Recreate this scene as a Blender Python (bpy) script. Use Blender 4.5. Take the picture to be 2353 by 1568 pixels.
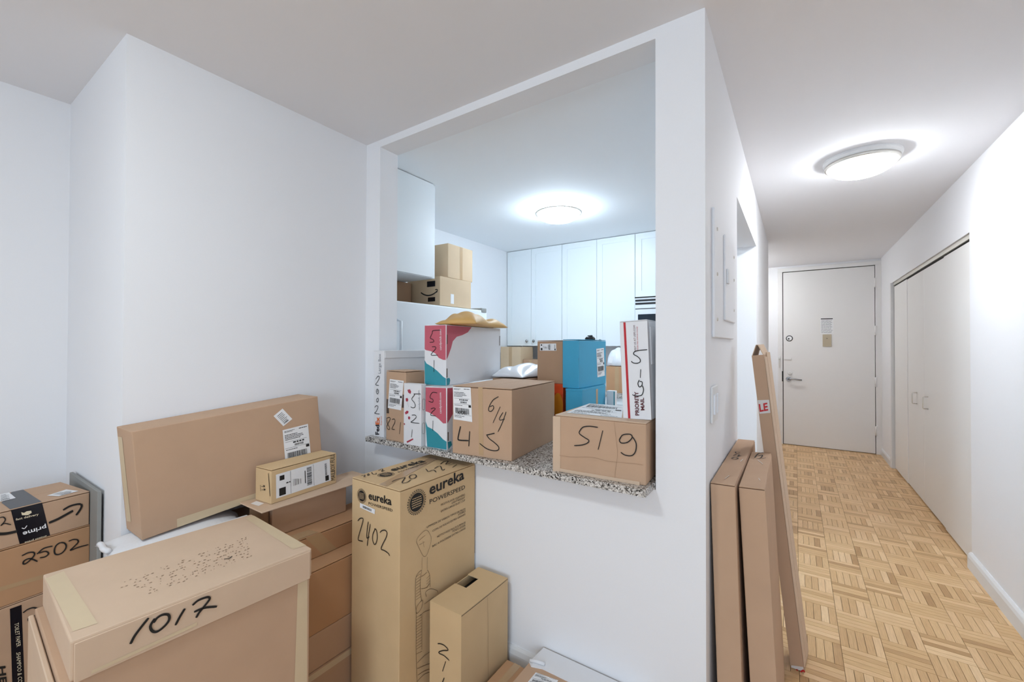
import bpy, bmesh, math, random
from mathutils import Vector, Matrix, Euler

for o in list(bpy.data.objects):
    bpy.data.objects.remove(o, do_unlink=True)
SC = bpy.context.scene
C = SC.collection

# ------------------------------------------------------------------ camera
cam_d = bpy.data.cameras.new('camera')
cam = bpy.data.objects.new('camera', cam_d)
C.objects.link(cam)
cam_d.sensor_width = 36.0
cam_d.lens = 36.0 * 971.395 / 2353.0
cam_d.clip_start = 0.02
cam.matrix_world = Matrix(((0.830309, 0.003249, 0.557294, 0.000000), (0.557297, -0.009690, -0.830257, 0.000000), (0.002702, 0.999948, -0.009856, 1.346287), (0, 0, 0, 1)))
SC.camera = cam

# ------------------------------------------------------------------ light and exposure
SC.view_settings.view_transform = 'Standard'
SC.view_settings.look = 'None'
SC.view_settings.gamma = 1.0
SC.view_settings.use_curve_mapping = False
SC.view_settings.exposure = 0.30
# light paths kept short: the room is closed and white, more bounces add little
SC.cycles.max_bounces = 6
SC.cycles.diffuse_bounces = 5
SC.cycles.glossy_bounces = 2
SC.cycles.transmission_bounces = 2
SC.cycles.transparent_max_bounces = 4
SC.cycles.caustics_reflective = False
SC.cycles.caustics_refractive = False
SC.cycles.use_light_tree = False
SC.cycles.use_adaptive_sampling = True
SC.cycles.adaptive_threshold = 0.08

world = bpy.data.worlds.new('world')
SC.world = world
world.use_nodes = True
bg = world.node_tree.nodes['Background']
bg.inputs['Color'].default_value = (0.72, 0.84, 1.0, 1)
bg.inputs['Strength'].default_value = 1.0

def area_light(name, loc, aim, sx, sy, power, color):
    d = bpy.data.lights.new(name, 'AREA')
    d.shape = 'RECTANGLE'; d.size = sx; d.size_y = sy
    d.energy = power; d.color = color
    o = bpy.data.objects.new(name, d); C.objects.link(o)
    o.location = loc
    o.rotation_euler = (Vector(aim) - Vector(loc)).to_track_quat('-Z', 'Y').to_euler()
    return o
# daylight that falls in through the living-room window behind the camera
DAYLIGHT = area_light('daylight', (1.0, -3.28, 1.5), (1.0, 0, 1.35), 3.0, 1.5, 66, (0.64, 0.81, 1.0))
LAMP_HALL, LAMP_KITCHEN, LAMP_LIVING = 50.0, 50.0, 56.0

# ------------------------------------------------------------------ materials
def rgb(h):
    h = h.lstrip('#'); v = [int(h[i:i+2], 16) / 255 for i in (0, 2, 4)]
    return tuple(c / 12.92 if c <= .04045 else ((c + .055) / 1.055) ** 2.4 for c in v) + (1,)
MATS = {}
def mat(name, col, rough=.6, metal=0, var=.0, scale=30, bump=0, bscale=200, emit=0, alpha=1, trans=0, spec=.5):
    m = bpy.data.materials.new(name); m.use_nodes = True
    nt = m.node_tree; b = nt.nodes['Principled BSDF']
    c = rgb(col) if isinstance(col, str) else col
    b.inputs['Base Color'].default_value = c
    b.inputs['Roughness'].default_value = rough
    b.inputs['Metallic'].default_value = metal
    b.inputs['Specular IOR Level'].default_value = spec
    b.inputs['Transmission Weight'].default_value = trans
    b.inputs['Alpha'].default_value = alpha
    tc = nt.nodes.new('ShaderNodeTexCoord')
    if var:
        n = nt.nodes.new('ShaderNodeTexNoise'); n.inputs['Scale'].default_value = scale; n.inputs['Detail'].default_value = 3
        nt.links.new(tc.outputs['Object'], n.inputs['Vector'])
        mx = nt.nodes.new('ShaderNodeMix'); mx.data_type = 'RGBA'
        mx.inputs['A'].default_value = tuple(x * (1 - var) for x in c[:3]) + (1,)
        mx.inputs['B'].default_value = tuple(min(1, x * (1 + var)) for x in c[:3]) + (1,)
        nt.links.new(n.outputs['Fac'], mx.inputs['Factor'])
        nt.links.new(mx.outputs['Result'], b.inputs['Base Color'])
    if bump:
        n2 = nt.nodes.new('ShaderNodeTexNoise'); n2.inputs['Scale'].default_value = bscale; n2.inputs['Detail'].default_value = 1
        nt.links.new(tc.outputs['Object'], n2.inputs['Vector'])
        bp = nt.nodes.new('ShaderNodeBump'); bp.inputs['Strength'].default_value = bump; bp.inputs['Distance'].default_value = .002
        nt.links.new(n2.outputs['Fac'], bp.inputs['Height'])
        nt.links.new(bp.outputs['Normal'], b.inputs['Normal'])
    if emit:
        b.inputs['Emission Color'].default_value = c
        b.inputs['Emission Strength'].default_value = emit
    MATS[name] = m
    return m

mat('wall', '#ebebed', .75, var=.012, scale=220)
mat('ceiling', '#ececef', .85)
mat('trim', '#e2e2e2', .45)
mat('door_paint', '#e6e4e2', .5, bump=.05, bscale=120)
mat('closet_paint', '#e8e6e3', .5)
mat('cabinet', '#e9eef0', .4)
mat('appliance', '#e8ecef', .3)
mat('gap', '#161514', .9)
mat('dark_plastic', '#101217', .35)
mat('dark_glass', '#1b2733', .1)
mat('chrome', '#9a9a9a', .22, 1)
mat('glass', '#e8f0f2', .05, alpha=.15)
mat('metal', '#d8d4cc', .35, .6)
mat('beige_plate', '#b3a68e', .5)
mat('paper', '#e9e9ea', .7, var=.03, scale=60)
mat('plastic_white', '#e6e9ee', .28, bump=.3, bscale=25)
mat('foam', '#e4e4e6', .6, bump=.6, bscale=90)
mat('kraft_pad', '#d3a765', .55, var=.08, scale=14, bump=.4, bscale=40)
for nm, col in (('card', '#bd9c80'), ('card_light', '#cdb298'), ('card_dark', '#b08d70'), ('card_warm', '#b98f6a'), ('card_yellow', '#d0b288'), ('card_pale', '#cdb393')):
    mat(nm, col, .8, var=.07, scale=9)
mat('card_inner', '#8f6f52', .9)
mat('white_card', '#e2e2e4', .6, var=.02, scale=20)
mat('blue_card', '#3fa2c6', .5, var=.03, scale=12)
mat('orange_card', '#d84a16', .5)
mat('orange_spot', '#dd8a1a', .5)
mat('board_grey', '#8f8f8b', .7)
mat('ink', '#171412', .7)
mat('crease', '#8a6c52', .9)
mat('sketch', '#4d3a28', .8)
mat('navy', '#15121f', .6)
mat('orange', '#e0641a', .6)
mat('maroon', '#5a1f25', .6)
mat('redstripe', '#b8202a', .6)
mat('redprint', '#c01820', .5)
mat('greyprint', '#8a8c92', .6)
mat('white', '#eeeef0', .6)
mat('cream', '#e3d6b8', .6)
mat('papertape', '#cfba99', .6, var=.04, scale=20)
mat('cleartape', '#bb9c78', .18, var=.05, scale=15)
mat('darktape', '#4a3a30', .4)
mat('blacktape', '#12131c', .25)
mat('whitetape', '#d9d4d0', .25)
mat('pink', '#c05a6a', .5)
mat('teal', '#2f8f9d', .5)
mat('candyred', '#a8384a', .5)
mat('slot', '#5b4a3c', .9)
mat('label_fade', '#8b7158', .8)
mat('lamp_glass', '#ffffff', .4)

def granite():
    m = bpy.data.materials.new('granite'); m.use_nodes = True; nt = m.node_tree; b = nt.nodes['Principled BSDF']
    tc = nt.nodes.new('ShaderNodeTexCoord')
    v = nt.nodes.new('ShaderNodeTexVoronoi'); v.inputs['Scale'].default_value = 210
    n = nt.nodes.new('ShaderNodeTexNoise'); n.inputs['Scale'].default_value = 120; n.inputs['Detail'].default_value = 4
    nt.links.new(tc.outputs['Object'], v.inputs['Vector']); nt.links.new(tc.outputs['Object'], n.inputs['Vector'])
    sep = nt.nodes.new('ShaderNodeSeparateColor'); nt.links.new(v.outputs['Color'], sep.inputs['Color'])
    add = nt.nodes.new('ShaderNodeMath'); add.operation = 'ADD'
    nt.links.new(sep.outputs['Red'], add.inputs[0]); nt.links.new(n.outputs['Fac'], add.inputs[1])
    sub = nt.nodes.new('ShaderNodeMath'); sub.operation = 'MULTIPLY'; sub.inputs[1].default_value = .5
    nt.links.new(add.outputs[0], sub.inputs[0])
    r = nt.nodes.new('ShaderNodeValToRGB'); e = r.color_ramp.elements
    r.color_ramp.interpolation = 'CONSTANT'
    e[0].position = 0; e[0].color = rgb('#1d1d20')
    e[1].position = .30; e[1].color = rgb('#77736f')
    for p, c in ((.40, '#a9a39c'), (.50, '#cfc9c2'), (.62, '#dcd8d3'), (.70, '#8f8a85')):
        x = e.new(p); x.color = rgb(c)
    nt.links.new(sub.outputs[0], r.inputs['Fac']); nt.links.new(r.outputs['Color'], b.inputs['Base Color'])
    b.inputs['Roughness'].default_value = .25
    MATS['granite'] = m
granite()

def parquet():
    m = bpy.data.materials.new('parquet'); m.use_nodes = True; nt = m.node_tree; b = nt.nodes['Principled BSDF']
    uv = nt.nodes.new('ShaderNodeUVMap')
    oi = nt.nodes.new('ShaderNodeObjectInfo'); ge = nt.nodes.new('ShaderNodeNewGeometry')
    a = nt.nodes.new('ShaderNodeMath'); a.operation = 'ADD'
    nt.links.new(oi.outputs['Random'], a.inputs[0]); nt.links.new(ge.outputs['Random Per Island'], a.inputs[1])
    fr = nt.nodes.new('ShaderNodeMath'); fr.operation = 'FRACT'; nt.links.new(a.outputs[0], fr.inputs[0])
    r = nt.nodes.new('ShaderNodeValToRGB'); e = r.color_ramp.elements
    e[0].position = 0; e[0].color = rgb('#b38b5c')
    e[1].position = 1; e[1].color = rgb('#eac799')
    for p, c in ((.15, '#cfa776'), (.5, '#dab482'), (.8, '#e1bb8c')):
        x = e.new(p); x.color = rgb(c)
    nt.links.new(fr.outputs[0], r.inputs['Fac'])
    mp = nt.nodes.new('ShaderNodeMapping'); mp.inputs['Scale'].default_value = (6, 90, 1)
    nt.links.new(uv.outputs['UV'], mp.inputs['Vector'])
    cmb = nt.nodes.new('ShaderNodeCombineXYZ')
    ml = nt.nodes.new('ShaderNodeMath'); ml.operation = 'MULTIPLY'; ml.inputs[1].default_value = 57.0
    nt.links.new(fr.outputs[0], ml.inputs[0])
    for i in range(3): nt.links.new(ml.outputs[0], cmb.inputs[i])
    nt.links.new(cmb.outputs[0], mp.inputs['Location'])
    n = nt.nodes.new('ShaderNodeTexNoise'); n.inputs['Scale'].default_value = 3.0; n.inputs['Detail'].default_value = 4
    nt.links.new(mp.outputs[0], n.inputs['Vector'])
    mx = nt.nodes.new('ShaderNodeMix'); mx.data_type = 'RGBA'; mx.blend_type = 'MULTIPLY'; mx.inputs['Factor'].default_value = .45
    g = nt.nodes.new('ShaderNodeValToRGB'); g.color_ramp.elements[0].position = .3; g.color_ramp.elements[0].color = (.62, .55, .48, 1)
    g.color_ramp.elements[1].position = .62; g.color_ramp.elements[1].color = (1, 1, 1, 1)
    nt.links.new(n.outputs['Fac'], g.inputs['Fac'])
    nt.links.new(r.outputs['Color'], mx.inputs['A']); nt.links.new(g.outputs['Color'], mx.inputs['B'])
    nt.links.new(mx.outputs['Result'], b.inputs['Base Color'])
    b.inputs['Roughness'].default_value = .38
    MATS['parquet'] = m
parquet()
mat('bounce_tile', '#e6eaee', .4)
mat('ceiling_lit', '#f4f7fa', .85)  # ceiling colour made lighter to stand in for kitchen light
mat('subfloor', '#5a4630', .9)

# ------------------------------------------------------------------ measured boxes and the marks on them
BOX = {  # base centre x, y, z; size x, y, z; tilt x, y, z
 'big614': (-1.1125,1.6174,0.88,0.2904,0.4493,0.291,0,0,0.1009),
 'box519': (-0.5869,1.581,0.88,0.3325,0.35,0.2085,0,0,0.0459),
 'fedex': (-1.7593,1.6281,0.88,0.0787,0.44,0.4337,0,0,0.0046),
 'b821': (-1.6058,1.4471,0.88,0.1467,0.1182,0.3408,0,0,-0.0479),
 'white521': (-1.4806,1.3917,0.88,0.1149,0.0315,0.283,0,0,0.0105),
 'candyL': (-1.3493,1.53,0.88,0.1315,0.27,0.2761,0,0,0.0085),
 'candyU': (-1.4466,1.72,1.157,0.1248,0.5439,0.2839,0,0,0.1407),
 'prio': (-0.4618,1.5467,1.0885,0.0988,0.15,0.3427,0,-0.0403,0.0074),
 'lean': (-1.8629,0.8018,0.7268,0.1603,0.642,0.3626,0.0806,-0.0044,-0.0044),
 'prime': (-2.332,0.2148,0.658,0.2496,0.432,0.1266,0,0,0.1458),
 'b2502': (-2.332,0.2148,0.465,0.252,0.436,0.192,0,0,0.1458),
 'toilet': (-2.33,0.21,0,0.252,0.43,0.464,0,0,0.1458),
 'lid': (-1.4677,0.4957,0.6349,0.4331,0.5171,0.0851,0,0,-0.0542),
 'body1017': (-1.4697,0.4807,0,0.4271,0.5391,0.6359,0,0,-0.0542),
 'mail': (-1.7185,0.9693,0.739,0.1022,0.2914,0.1308,0,0,0.0831),
 'eureka': (-1.3125,1.2475,0,0.275,0.425,0.825,0,0,0),
 'small': (-1.0595,1.293,0,0.153,0.29,0.392,0,0,0),
 'carton1': (-0.1731,1.9241,0.003,0.0727,0.7813,0.8931,0,-0.0296,-0.002),
 'carton2': (-0.0779,1.8385,0.003,0.0746,0.537,0.8865,0,-0.0497,0.0076),
 'thin': (0.0093,2.1878,0.003,0.0469,0.12,1.34,0,-0.1088,-0.131),
 'blueU': (-0.9538,2.1393,1.127,0.0921,0.3445,0.2498,0,0,-0.0246),
 'blueL': (-0.9378,2.121,0.88,0.0899,0.3464,0.246,0,0,0.043),
 'browntag': (-1.0975,2.1,1.142,0.155,0.2,0.231,0,0,0),
 'b17': (-1.635,1.1,0.518,0.17,0.6,0.093,0,0,0),
 'torn': (-0.62,1.19,0,0.44,0.37,0.15,0,0,0),
}
MARKS = {  # print, tape, labels, handwriting, creases and painted gap shade, in metres on the face of their own box
 'lid': [
  ('pen','marker_number','R',0.0055,(((-0.1319,0.0737),(-0.1452,0.059),(-0.157,0.0441),(-0.1634,0.0307)),((-0.1205,0.0664),(-0.1283,0.0531),(-0.1248,0.0396),(-0.1156,0.0332),(-0.1016,0.0391),(-0.0934,0.0496),(-0.0947,0.0616),(-0.1054,0.0676),(-0.1159,0.0655),(-0.1227,0.0574)),((-0.0623,0.0611),(-0.0714,0.0475),(-0.0811,0.0298)),((-0.0471,0.0614),(-0.0347,0.0678),(-0.016,0.0668),(-0.0106,0.0595),(-0.0213,0.0472),(-0.0331,0.0359),(-0.039,0.0264)),((-0.0436,0.0433),(-0.0212,0.0425),(0.0061,0.0323))),'ink'),
  ('pen','scuff_mark','T',0.003,(((0.0799,0.069),(0.0882,0.0788),(0.0815,0.0902)),),'ink'),
  ('patch','tape','T',((-0.1812,-0.2574),(-0.1948,-0.2218),(0.1789,-0.2112),(0.1741,-0.2491)),'papertape'),
  ('patch','tape','T',((-0.1917,0.2284),(-0.1938,0.2574),(0.1851,0.2574),(0.178,0.2196)),'papertape'),
  ('patch','tape','R',((-0.226,0.0083),(-0.2268,0.0012),(-0.0368,0.0057),(-0.0368,0.0138)),'papertape'),
  ('label_faded','faded_print','T',((0.0034,-0.1627),(-0.0317,0.1891),(0.1374,0.1327),(0.134,-0.1306))),
 ],
 'body1017': [
  ('patch','tape','R',((0.2336,0.6347),(0.2627,0.6347),(0.264,0.2662),(0.2249,0.292)),'papertape'),
 ],
 'prime': [
  ('patch','tape','R',((0.0156,0.1242),(0.0893,0.1254),(0.1109,0.0012),(0.037,0.0012)),'blacktape'),
  ('patch','tape','T',((0.1236,0.0145),(0.0065,0.0244),(-0.1236,0.0825),(-0.1236,0.1121),(0.1181,0.0905)),'blacktape'),
  ('pen','printed_smile','R',0.0085,(((0.1066,0.0473),(0.1278,0.0519),(0.1495,0.0603),(0.1699,0.0689)),),'ink'),
  ('pen','printed_smile','R',0.0065,(((0.1429,0.0804),(0.1603,0.0884),(0.1792,0.0892),(0.1907,0.0863)),((0.1917,0.0863),(0.1931,0.0759),(0.1871,0.0624),(0.178,0.0488))),'ink'),
  ('pen','printed_smile','R',0.009,(((-0.0198,0.0583),(0.0015,0.0505),(0.0171,0.0482),(0.0305,0.0476)),),'ink'),
  ('pen','marker_number','R',0.003,(((-0.0089,0.1081),(-0.0021,0.1079),(0.0029,0.1003),(0.0012,0.0917),(-0.0064,0.0806),(0.0012,0.0854),(0.016,0.0756)),),'ink'),
  ('text','printed_text','R','prime',((0.0987,0.0478),(0.0423,0.0442),(0.1012,0.0284)),'white',0.02),
  ('pen','printed_smile','R',0.0025,(((0.0531,0.0584),(0.0474,0.0505),(0.0409,0.0547)),),'white'),
  ('text','printed_text','R','fast delivery',((0.027,0.0827),(0.0812,0.082),(0.0265,0.0924)),'cream',0.01),
  ('text','printed_text','R','amazon prime',((0.1014,0.0074),(0.0479,0.0062),(0.1021,-0.0011)),'cream',0.01),
  ('patch','printed_box_icon','R',((0.0396,0.1089),(0.0461,0.1042),(0.0526,0.1077),(0.063,0.1059),(0.0643,0.0982),(0.0552,0.0931),(0.0413,0.0981)),'cream'),
  ('label','shipping_label','T',((0.0526,0.1232),(0.0242,0.1843),(0.0899,0.1974),(0.0995,0.1404)),'tiny',3),
  ('label','shipping_label','T',((-0.1236,0.0508),(-0.1236,0.0762),(-0.014,0.064),(-0.0096,0.0188)),'tiny',4),
 ],
 'b2502': [
  ('pen','marker_number','R',0.0042,(((0.0415,0.1522),(0.0561,0.1564),(0.0694,0.1518),(0.0712,0.1414),(0.0613,0.1289),(0.0499,0.121),(0.045,0.1245),(0.0474,0.1329),(0.058,0.1352),(0.068,0.1283),(0.079,0.116)),((0.1167,0.1534),(0.1035,0.1553),(0.0931,0.1549),(0.0855,0.1496),(0.0779,0.142)),((0.083,0.1434),(0.0967,0.1435),(0.1054,0.136),(0.1055,0.1286),(0.0969,0.1238),(0.0848,0.126)),((0.1372,0.1573),(0.1265,0.153),(0.1213,0.139),(0.1232,0.1232),(0.1322,0.1167),(0.1449,0.1212),(0.1521,0.1358),(0.1483,0.1501),(0.1372,0.1573)),((0.1584,0.1535),(0.1705,0.1549),(0.182,0.1489),(0.184,0.139),(0.1727,0.127),(0.1634,0.1182),(0.186,0.12),(0.2133,0.1181))),'ink'),
  ('patch','tape','R',((-0.0062,0.069),(0.0966,0.0624),(0.0967,0.0478),(-0.0061,0.0552)),'cleartape'),
 ],
 'toilet': [
  ('patch','printed_band','R',((0.0211,0.45),(0.0477,0.4492),(0.0583,0.147),(0.0296,0.168)),'blacktape'),
  ('text','printed_text','R','TOILET PAPER',((0.0313,0.3954),(0.0373,0.3114),(0.0412,0.3931)),'cream',0),
  ('text','printed_text','R','SHAMPOO & CO',((0.0365,0.2933),(0.0419,0.187),(0.0465,0.2891)),'cream',0),
  ('text','printed_text','R','HE',((-0.0035,0.2728),(0.0008,0.2118),(0.0124,0.2654)),'ink',0.03),
  ('pen','marker_number','R',0.0045,(((0.0509,0.4204),(0.0621,0.4259),(0.0753,0.4245),(0.0854,0.4141),(0.0872,0.3998),(0.0823,0.3882),(0.0708,0.3805),(0.0642,0.3868),(0.0657,0.3954),(0.0789,0.3937),(0.0925,0.3775)),((0.1024,0.4082),(0.0939,0.4069),(0.0956,0.4023),(0.1041,0.4024))),'ink'),
 ],
 'lean': [
  ('label','shipping_label','R',((0.1237,0.316),(0.1621,0.3393),(0.1994,0.2867),(0.16,0.2649)),'tiny',5),
  ('label','shipping_label','R',((0.1554,0.2491),(0.2663,0.2501),(0.2698,0.0823),(0.1572,0.0887)),'ship',6),
  ('patch','tape','R',((-0.2243,0.0311),(0.2796,0.021),(0.2852,0.0012),(-0.2258,0.0012)),'papertape'),
  ('patch','tape','F',((-0.0744,0.3282),(-0.0255,0.3314),(-0.0165,0.0404),(-0.0657,0.0314)),'papertape'),
 ],
 'mail': [
  ('label','shipping_label','R',((-0.1281,0.1078),(0.1104,0.1138),(0.1174,0.0184),(-0.1263,0.0159)),'wide',7),
  ('text','marker_number','R','MAILBOX FULL',((0.1391,0.0139),(0.1339,0.1279),(0.1178,0.0172)),'ink',0),
  ('pen','printed_arrows','F',0.0022,(((-0.0163,0.0637),(-0.0132,0.0401)),((-0.0079,0.0586),(0.0111,0.0634)),((-0.0077,0.0458),(0.0151,0.0513)),((0.0029,0.0652),(0.0122,0.0635),(0.0047,0.0585)),((0.0058,0.0529),(0.0162,0.0515),(0.0076,0.0462))),'ink'),
  ('pen','flap_gap','F',0.003,(((0.0357,0.1165),(0.0416,0.0747),(0.0476,0.0309)),),'ink'),  # dark stroke standing in for shade in the corner gap
 ],
 'eureka': [
  ('text','printed_text','R','eureka',((-0.0671,0.766),(0.1377,0.7752),(-0.0674,0.8108)),'ink',0.02),
  ('text','printed_text','R','POWERSPEED',((-0.0652,0.732),(0.144,0.7322),(-0.0654,0.7496)),'ink',0),
  ('text','printed_text','R','MULTI-FLOOR CLEANING',((-0.0032,0.7057),(0.1442,0.7048),(-0.0033,0.7137)),'ink',0),
  ('text','printed_text','R','LIGHTWEIGHT',((0.0609,0.6935),(0.1443,0.6925),(0.0608,0.7018)),'ink',0),
  ('text','printed_text','R','EXTRA LARGE DUST CUP',((-0.003,0.6804),(0.1443,0.6803),(-0.0031,0.6884)),'ink',0),
  ('text','printed_text','R','LIMPIEZA DE VARIOS TIPOS DE PISOS',((-0.0796,0.6452),(0.1471,0.6437),(-0.0796,0.6529)),'ink',0),
  ('text','printed_text','R','LIGERO',((0.1021,0.6338),(0.1472,0.6328),(0.1021,0.6423)),'ink',0),
  ('text','printed_text','R','COPA DE POLVO EXTRA GRANDE',((-0.0503,0.6197),(0.1472,0.6205),(-0.0503,0.6275)),'ink',0),
  ('text','printed_text','R','NETTOYAGE MULTI-SURFACE',((-0.0244,0.5874),(0.1474,0.5851),(-0.0244,0.5954)),'ink',0),
  ('text','printed_text','R','POIDS LEGER',((0.0663,0.5757),(0.1475,0.5732),(0.0663,0.584)),'ink',0),
  ('text','printed_text','R','BAC A POUSSIERE EXTRA LARGE',((-0.0499,0.5604),(0.1476,0.5609),(-0.0499,0.5682)),'ink',0),
  ('badge','printed_badge','R',((-0.1322,0.7605),(-0.1325,0.8068))),
  ('badge','printed_badge','F',((-0.0758,0.7644),(-0.076,0.7924))),
  ('badge','printed_badge','T',((-0.0527,-0.1174),(-0.0287,-0.0939))),
  ('text','printed_text','F','eureka',((-0.0338,0.7605),(0.0952,0.7642),(-0.0341,0.7904)),'ink',0.02),
  ('text','printed_text','F','POWERSPEED',((-0.0336,0.7406),(0.1008,0.7427),(-0.0337,0.7505)),'ink',0),
  ('label','barcode_sticker','F',((-0.0854,0.7356),(0.0037,0.7296),(0.0016,0.7118),(-0.0862,0.7181)),'bar',8),
  ('pen','marker_number','F',0.0035,(((-0.0976,0.664),(-0.0858,0.6757),(-0.0693,0.681),(-0.0655,0.6745),(-0.076,0.6452),(-0.0899,0.612),(-0.0945,0.5929),(-0.0826,0.5915),(-0.0661,0.5942)),((-0.0344,0.6758),(-0.0388,0.6542),(-0.0431,0.6237),(-0.0416,0.6124),(-0.027,0.6205)),((-0.0229,0.6697),(-0.0294,0.6389),(-0.036,0.6079),(-0.0395,0.5835)),((0.0066,0.6593),(-0.0067,0.6358),(-0.0087,0.6149),(0.0004,0.5999),(0.0115,0.6071),(0.0179,0.6304),(0.0133,0.6552),(0.0021,0.6583)),((0.0332,0.6515),(0.044,0.6613),(0.0612,0.6669),(0.072,0.6611),(0.0679,0.6431),(0.0488,0.6126),(0.0402,0.5932),(0.0576,0.5922),(0.079,0.5882),(0.0875,0.5807))),'ink'),
  ('text','printed_text','T','eureka',((-0.0613,-0.0706),(-0.0569,0.1086),(-0.1056,-0.0657)),'ink',0.02),
  ('text','printed_text','T','POWERSPEED',((-0.0284,-0.0701),(-0.0337,0.0937),(-0.0421,-0.0686)),'ink',0),
  ('pen','marker_number','T',0.004,(((0.0387,-0.1646),(0.0334,-0.1362),(0.0406,-0.1049),(0.0463,-0.1077),(0.0766,-0.148),(0.0881,-0.1495),(0.0907,-0.1322),(0.0798,-0.1077)),((0.038,-0.0727),(0.0522,-0.0903),(0.0738,-0.0988),(0.077,-0.0834),(0.0626,-0.0628),(0.044,-0.0547),(0.0359,-0.0637),(0.0395,-0.0752)),((0.0235,0.0266),(0.0595,0.0061),(0.0599,0.0287),(0.0719,0.0294),(0.0922,0.0175)),((0.0512,0.0493),(0.0423,0.0785),(0.0471,0.0897),(0.0683,0.0727),(0.0948,0.0526),(0.0924,0.0699)),((0.026,0.112),(0.0098,0.1517),(0.022,0.1645),(0.0474,0.1225),(0.0478,0.1563)),((0.0662,0.119),(0.07,0.1547)),((0.1026,0.104),(0.0872,0.1498))),'ink'),
  ('pen','marker_number','T',0.0035,(((-0.1184,-0.1866),(-0.1164,-0.1714),(-0.1074,-0.1757),(-0.0987,-0.1868),(-0.0885,-0.1831)),((-0.1142,-0.1594),(-0.1179,-0.1514),(-0.1059,-0.1573),(-0.1,-0.1671),(-0.1118,-0.1613)),((-0.1223,-0.1329),(-0.0976,-0.1446),(-0.0904,-0.1361),(-0.1001,-0.1285)),((-0.1198,-0.1018),(-0.1254,-0.0793),(-0.1145,-0.0831),(-0.0979,-0.1016),(-0.0997,-0.0843))),'ink'),
  ('patch','tape','T',((0.0234,-0.2113),(0.0625,-0.2113),(-0.0456,0.1643),(-0.094,0.1707)),'cleartape'),
  ('pen','printed_sketch','R',0.0012,(((-0.0836,0.6392),(-0.1157,0.6333),(-0.1332,0.6197),(-0.1273,0.6001),(-0.0992,0.5482),(-0.0789,0.5458),(-0.0585,0.5853),(-0.0607,0.61),(-0.0836,0.6392)),((-0.1215,0.6138),(-0.0937,0.6208),(-0.0896,0.6208)),((-0.1194,0.597),(-0.0915,0.5979)),((-0.0996,0.604),(-0.0954,0.5789)),((-0.1052,0.5448),(-0.1049,0.5009)),((-0.0768,0.5345),(-0.0786,0.4894))),'sketch'),
  ('pen','printed_sketch','R',0.0015,(((-0.1046,0.4983),(-0.1269,0.4932),(-0.1367,0.474),(-0.1382,0.3951),(-0.1339,0.3517),(-0.1334,0.2629),(-0.1329,0.1978),(-0.1274,0.0918)),((-0.1066,0.4962),(-0.1138,0.4605),(-0.1135,0.4245),(-0.1059,0.379)),((-0.0775,0.4864),(-0.0645,0.4593),(-0.0621,0.4122)),((-0.1086,0.4745),(-0.0941,0.4741),(-0.0774,0.4773)),((-0.1059,0.3835),(-0.1301,0.3733),(-0.134,0.3546),(-0.1259,0.3469),(-0.1078,0.356),(-0.1009,0.3765),(-0.1059,0.3835)),((-0.081,0.3847),(-0.0854,0.405),(-0.0599,0.4051),(-0.0248,0.3822),(-0.0203,0.3706)),((-0.0934,0.3637),(-0.0639,0.3641),(-0.0423,0.3658)),((-0.1157,0.3303),(-0.0932,0.3335),(-0.0616,0.3262)),((-0.1103,0.429),(-0.077,0.4193),(-0.0686,0.4306)),((-0.1047,0.3305),(-0.1039,0.1983)),((-0.1287,0.1628),(-0.0921,0.1673),(-0.0584,0.1652)),((-0.1278,0.1416),(-0.0919,0.131),(-0.0581,0.1191)),((-0.1244,0.1158),(-0.0918,0.1099),(-0.0579,0.0976)),((-0.1283,0.0947),(-0.0917,0.0978),(-0.0579,0.0854)),((-0.1329,0.1993),(-0.1026,0.1916)),((-0.1356,0.4853),(-0.1131,0.4871)),((-0.1356,0.4746),(-0.1131,0.4763)),((-0.1355,0.4639),(-0.113,0.4655)),((-0.1354,0.4533),(-0.1129,0.4547)),((-0.1353,0.4426),(-0.1128,0.4439)),((-0.1353,0.432),(-0.1128,0.4331)),((-0.1352,0.4213),(-0.1127,0.4224)),((-0.1351,0.4107),(-0.1126,0.4116)),((-0.1351,0.4),(-0.1126,0.4008)),((-0.133,0.3335),(-0.1064,0.3325)),((-0.133,0.3228),(-0.1063,0.3217)),((-0.1329,0.3122),(-0.1063,0.3109)),((-0.1328,0.3015),(-0.1062,0.3001)),((-0.1327,0.2909),(-0.1061,0.2893)),((-0.1327,0.2802),(-0.106,0.2785)),((-0.1326,0.2695),(-0.106,0.2677)),((-0.1325,0.2589),(-0.1059,0.2569)),((-0.1325,0.2482),(-0.1058,0.2461)),((-0.1324,0.2376),(-0.1058,0.2353)),((-0.1323,0.2269),(-0.1057,0.2245)),((-0.1323,0.2163),(-0.1056,0.2137)),((-0.0815,0.4548),(-0.0637,0.4602)),((-0.0814,0.4438),(-0.0636,0.4491)),((-0.0813,0.4328),(-0.0636,0.438)),((-0.0813,0.4219),(-0.0635,0.427))),'sketch'),
 ],
 'small': [
  ('pen','marker_number','F',0.0035,(((-0.0345,0.25),(-0.0226,0.2547),(-0.0029,0.2567),(0.0147,0.2507),(0.0128,0.2448),(-0.0067,0.2364),(-0.0264,0.2242),(-0.0263,0.2184),(-0.0027,0.2193),(0.0226,0.2125)),((0.0052,0.2024),(-0.0102,0.16)),((-0.0014,0.1407),(-0.0099,0.1203),(-0.0157,0.1027))),'ink'),
  ('pen','crease','R',0.001,(((0.006,0.3821),(0.0092,0.2603),(0.0099,0.1384),(0.012,0.0156)),),'crease'),
 ],
 'fedex': [
  ('text','printed_text','F','Fed',((0.006,0.0108),(0.0073,0.0615),(-0.0241,0.0073)),'navy',0.03),
  ('text','printed_text','F','Ex',((0.0072,0.0626),(0.0086,0.1009),(-0.0228,0.0594)),'orange',0.03),
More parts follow.
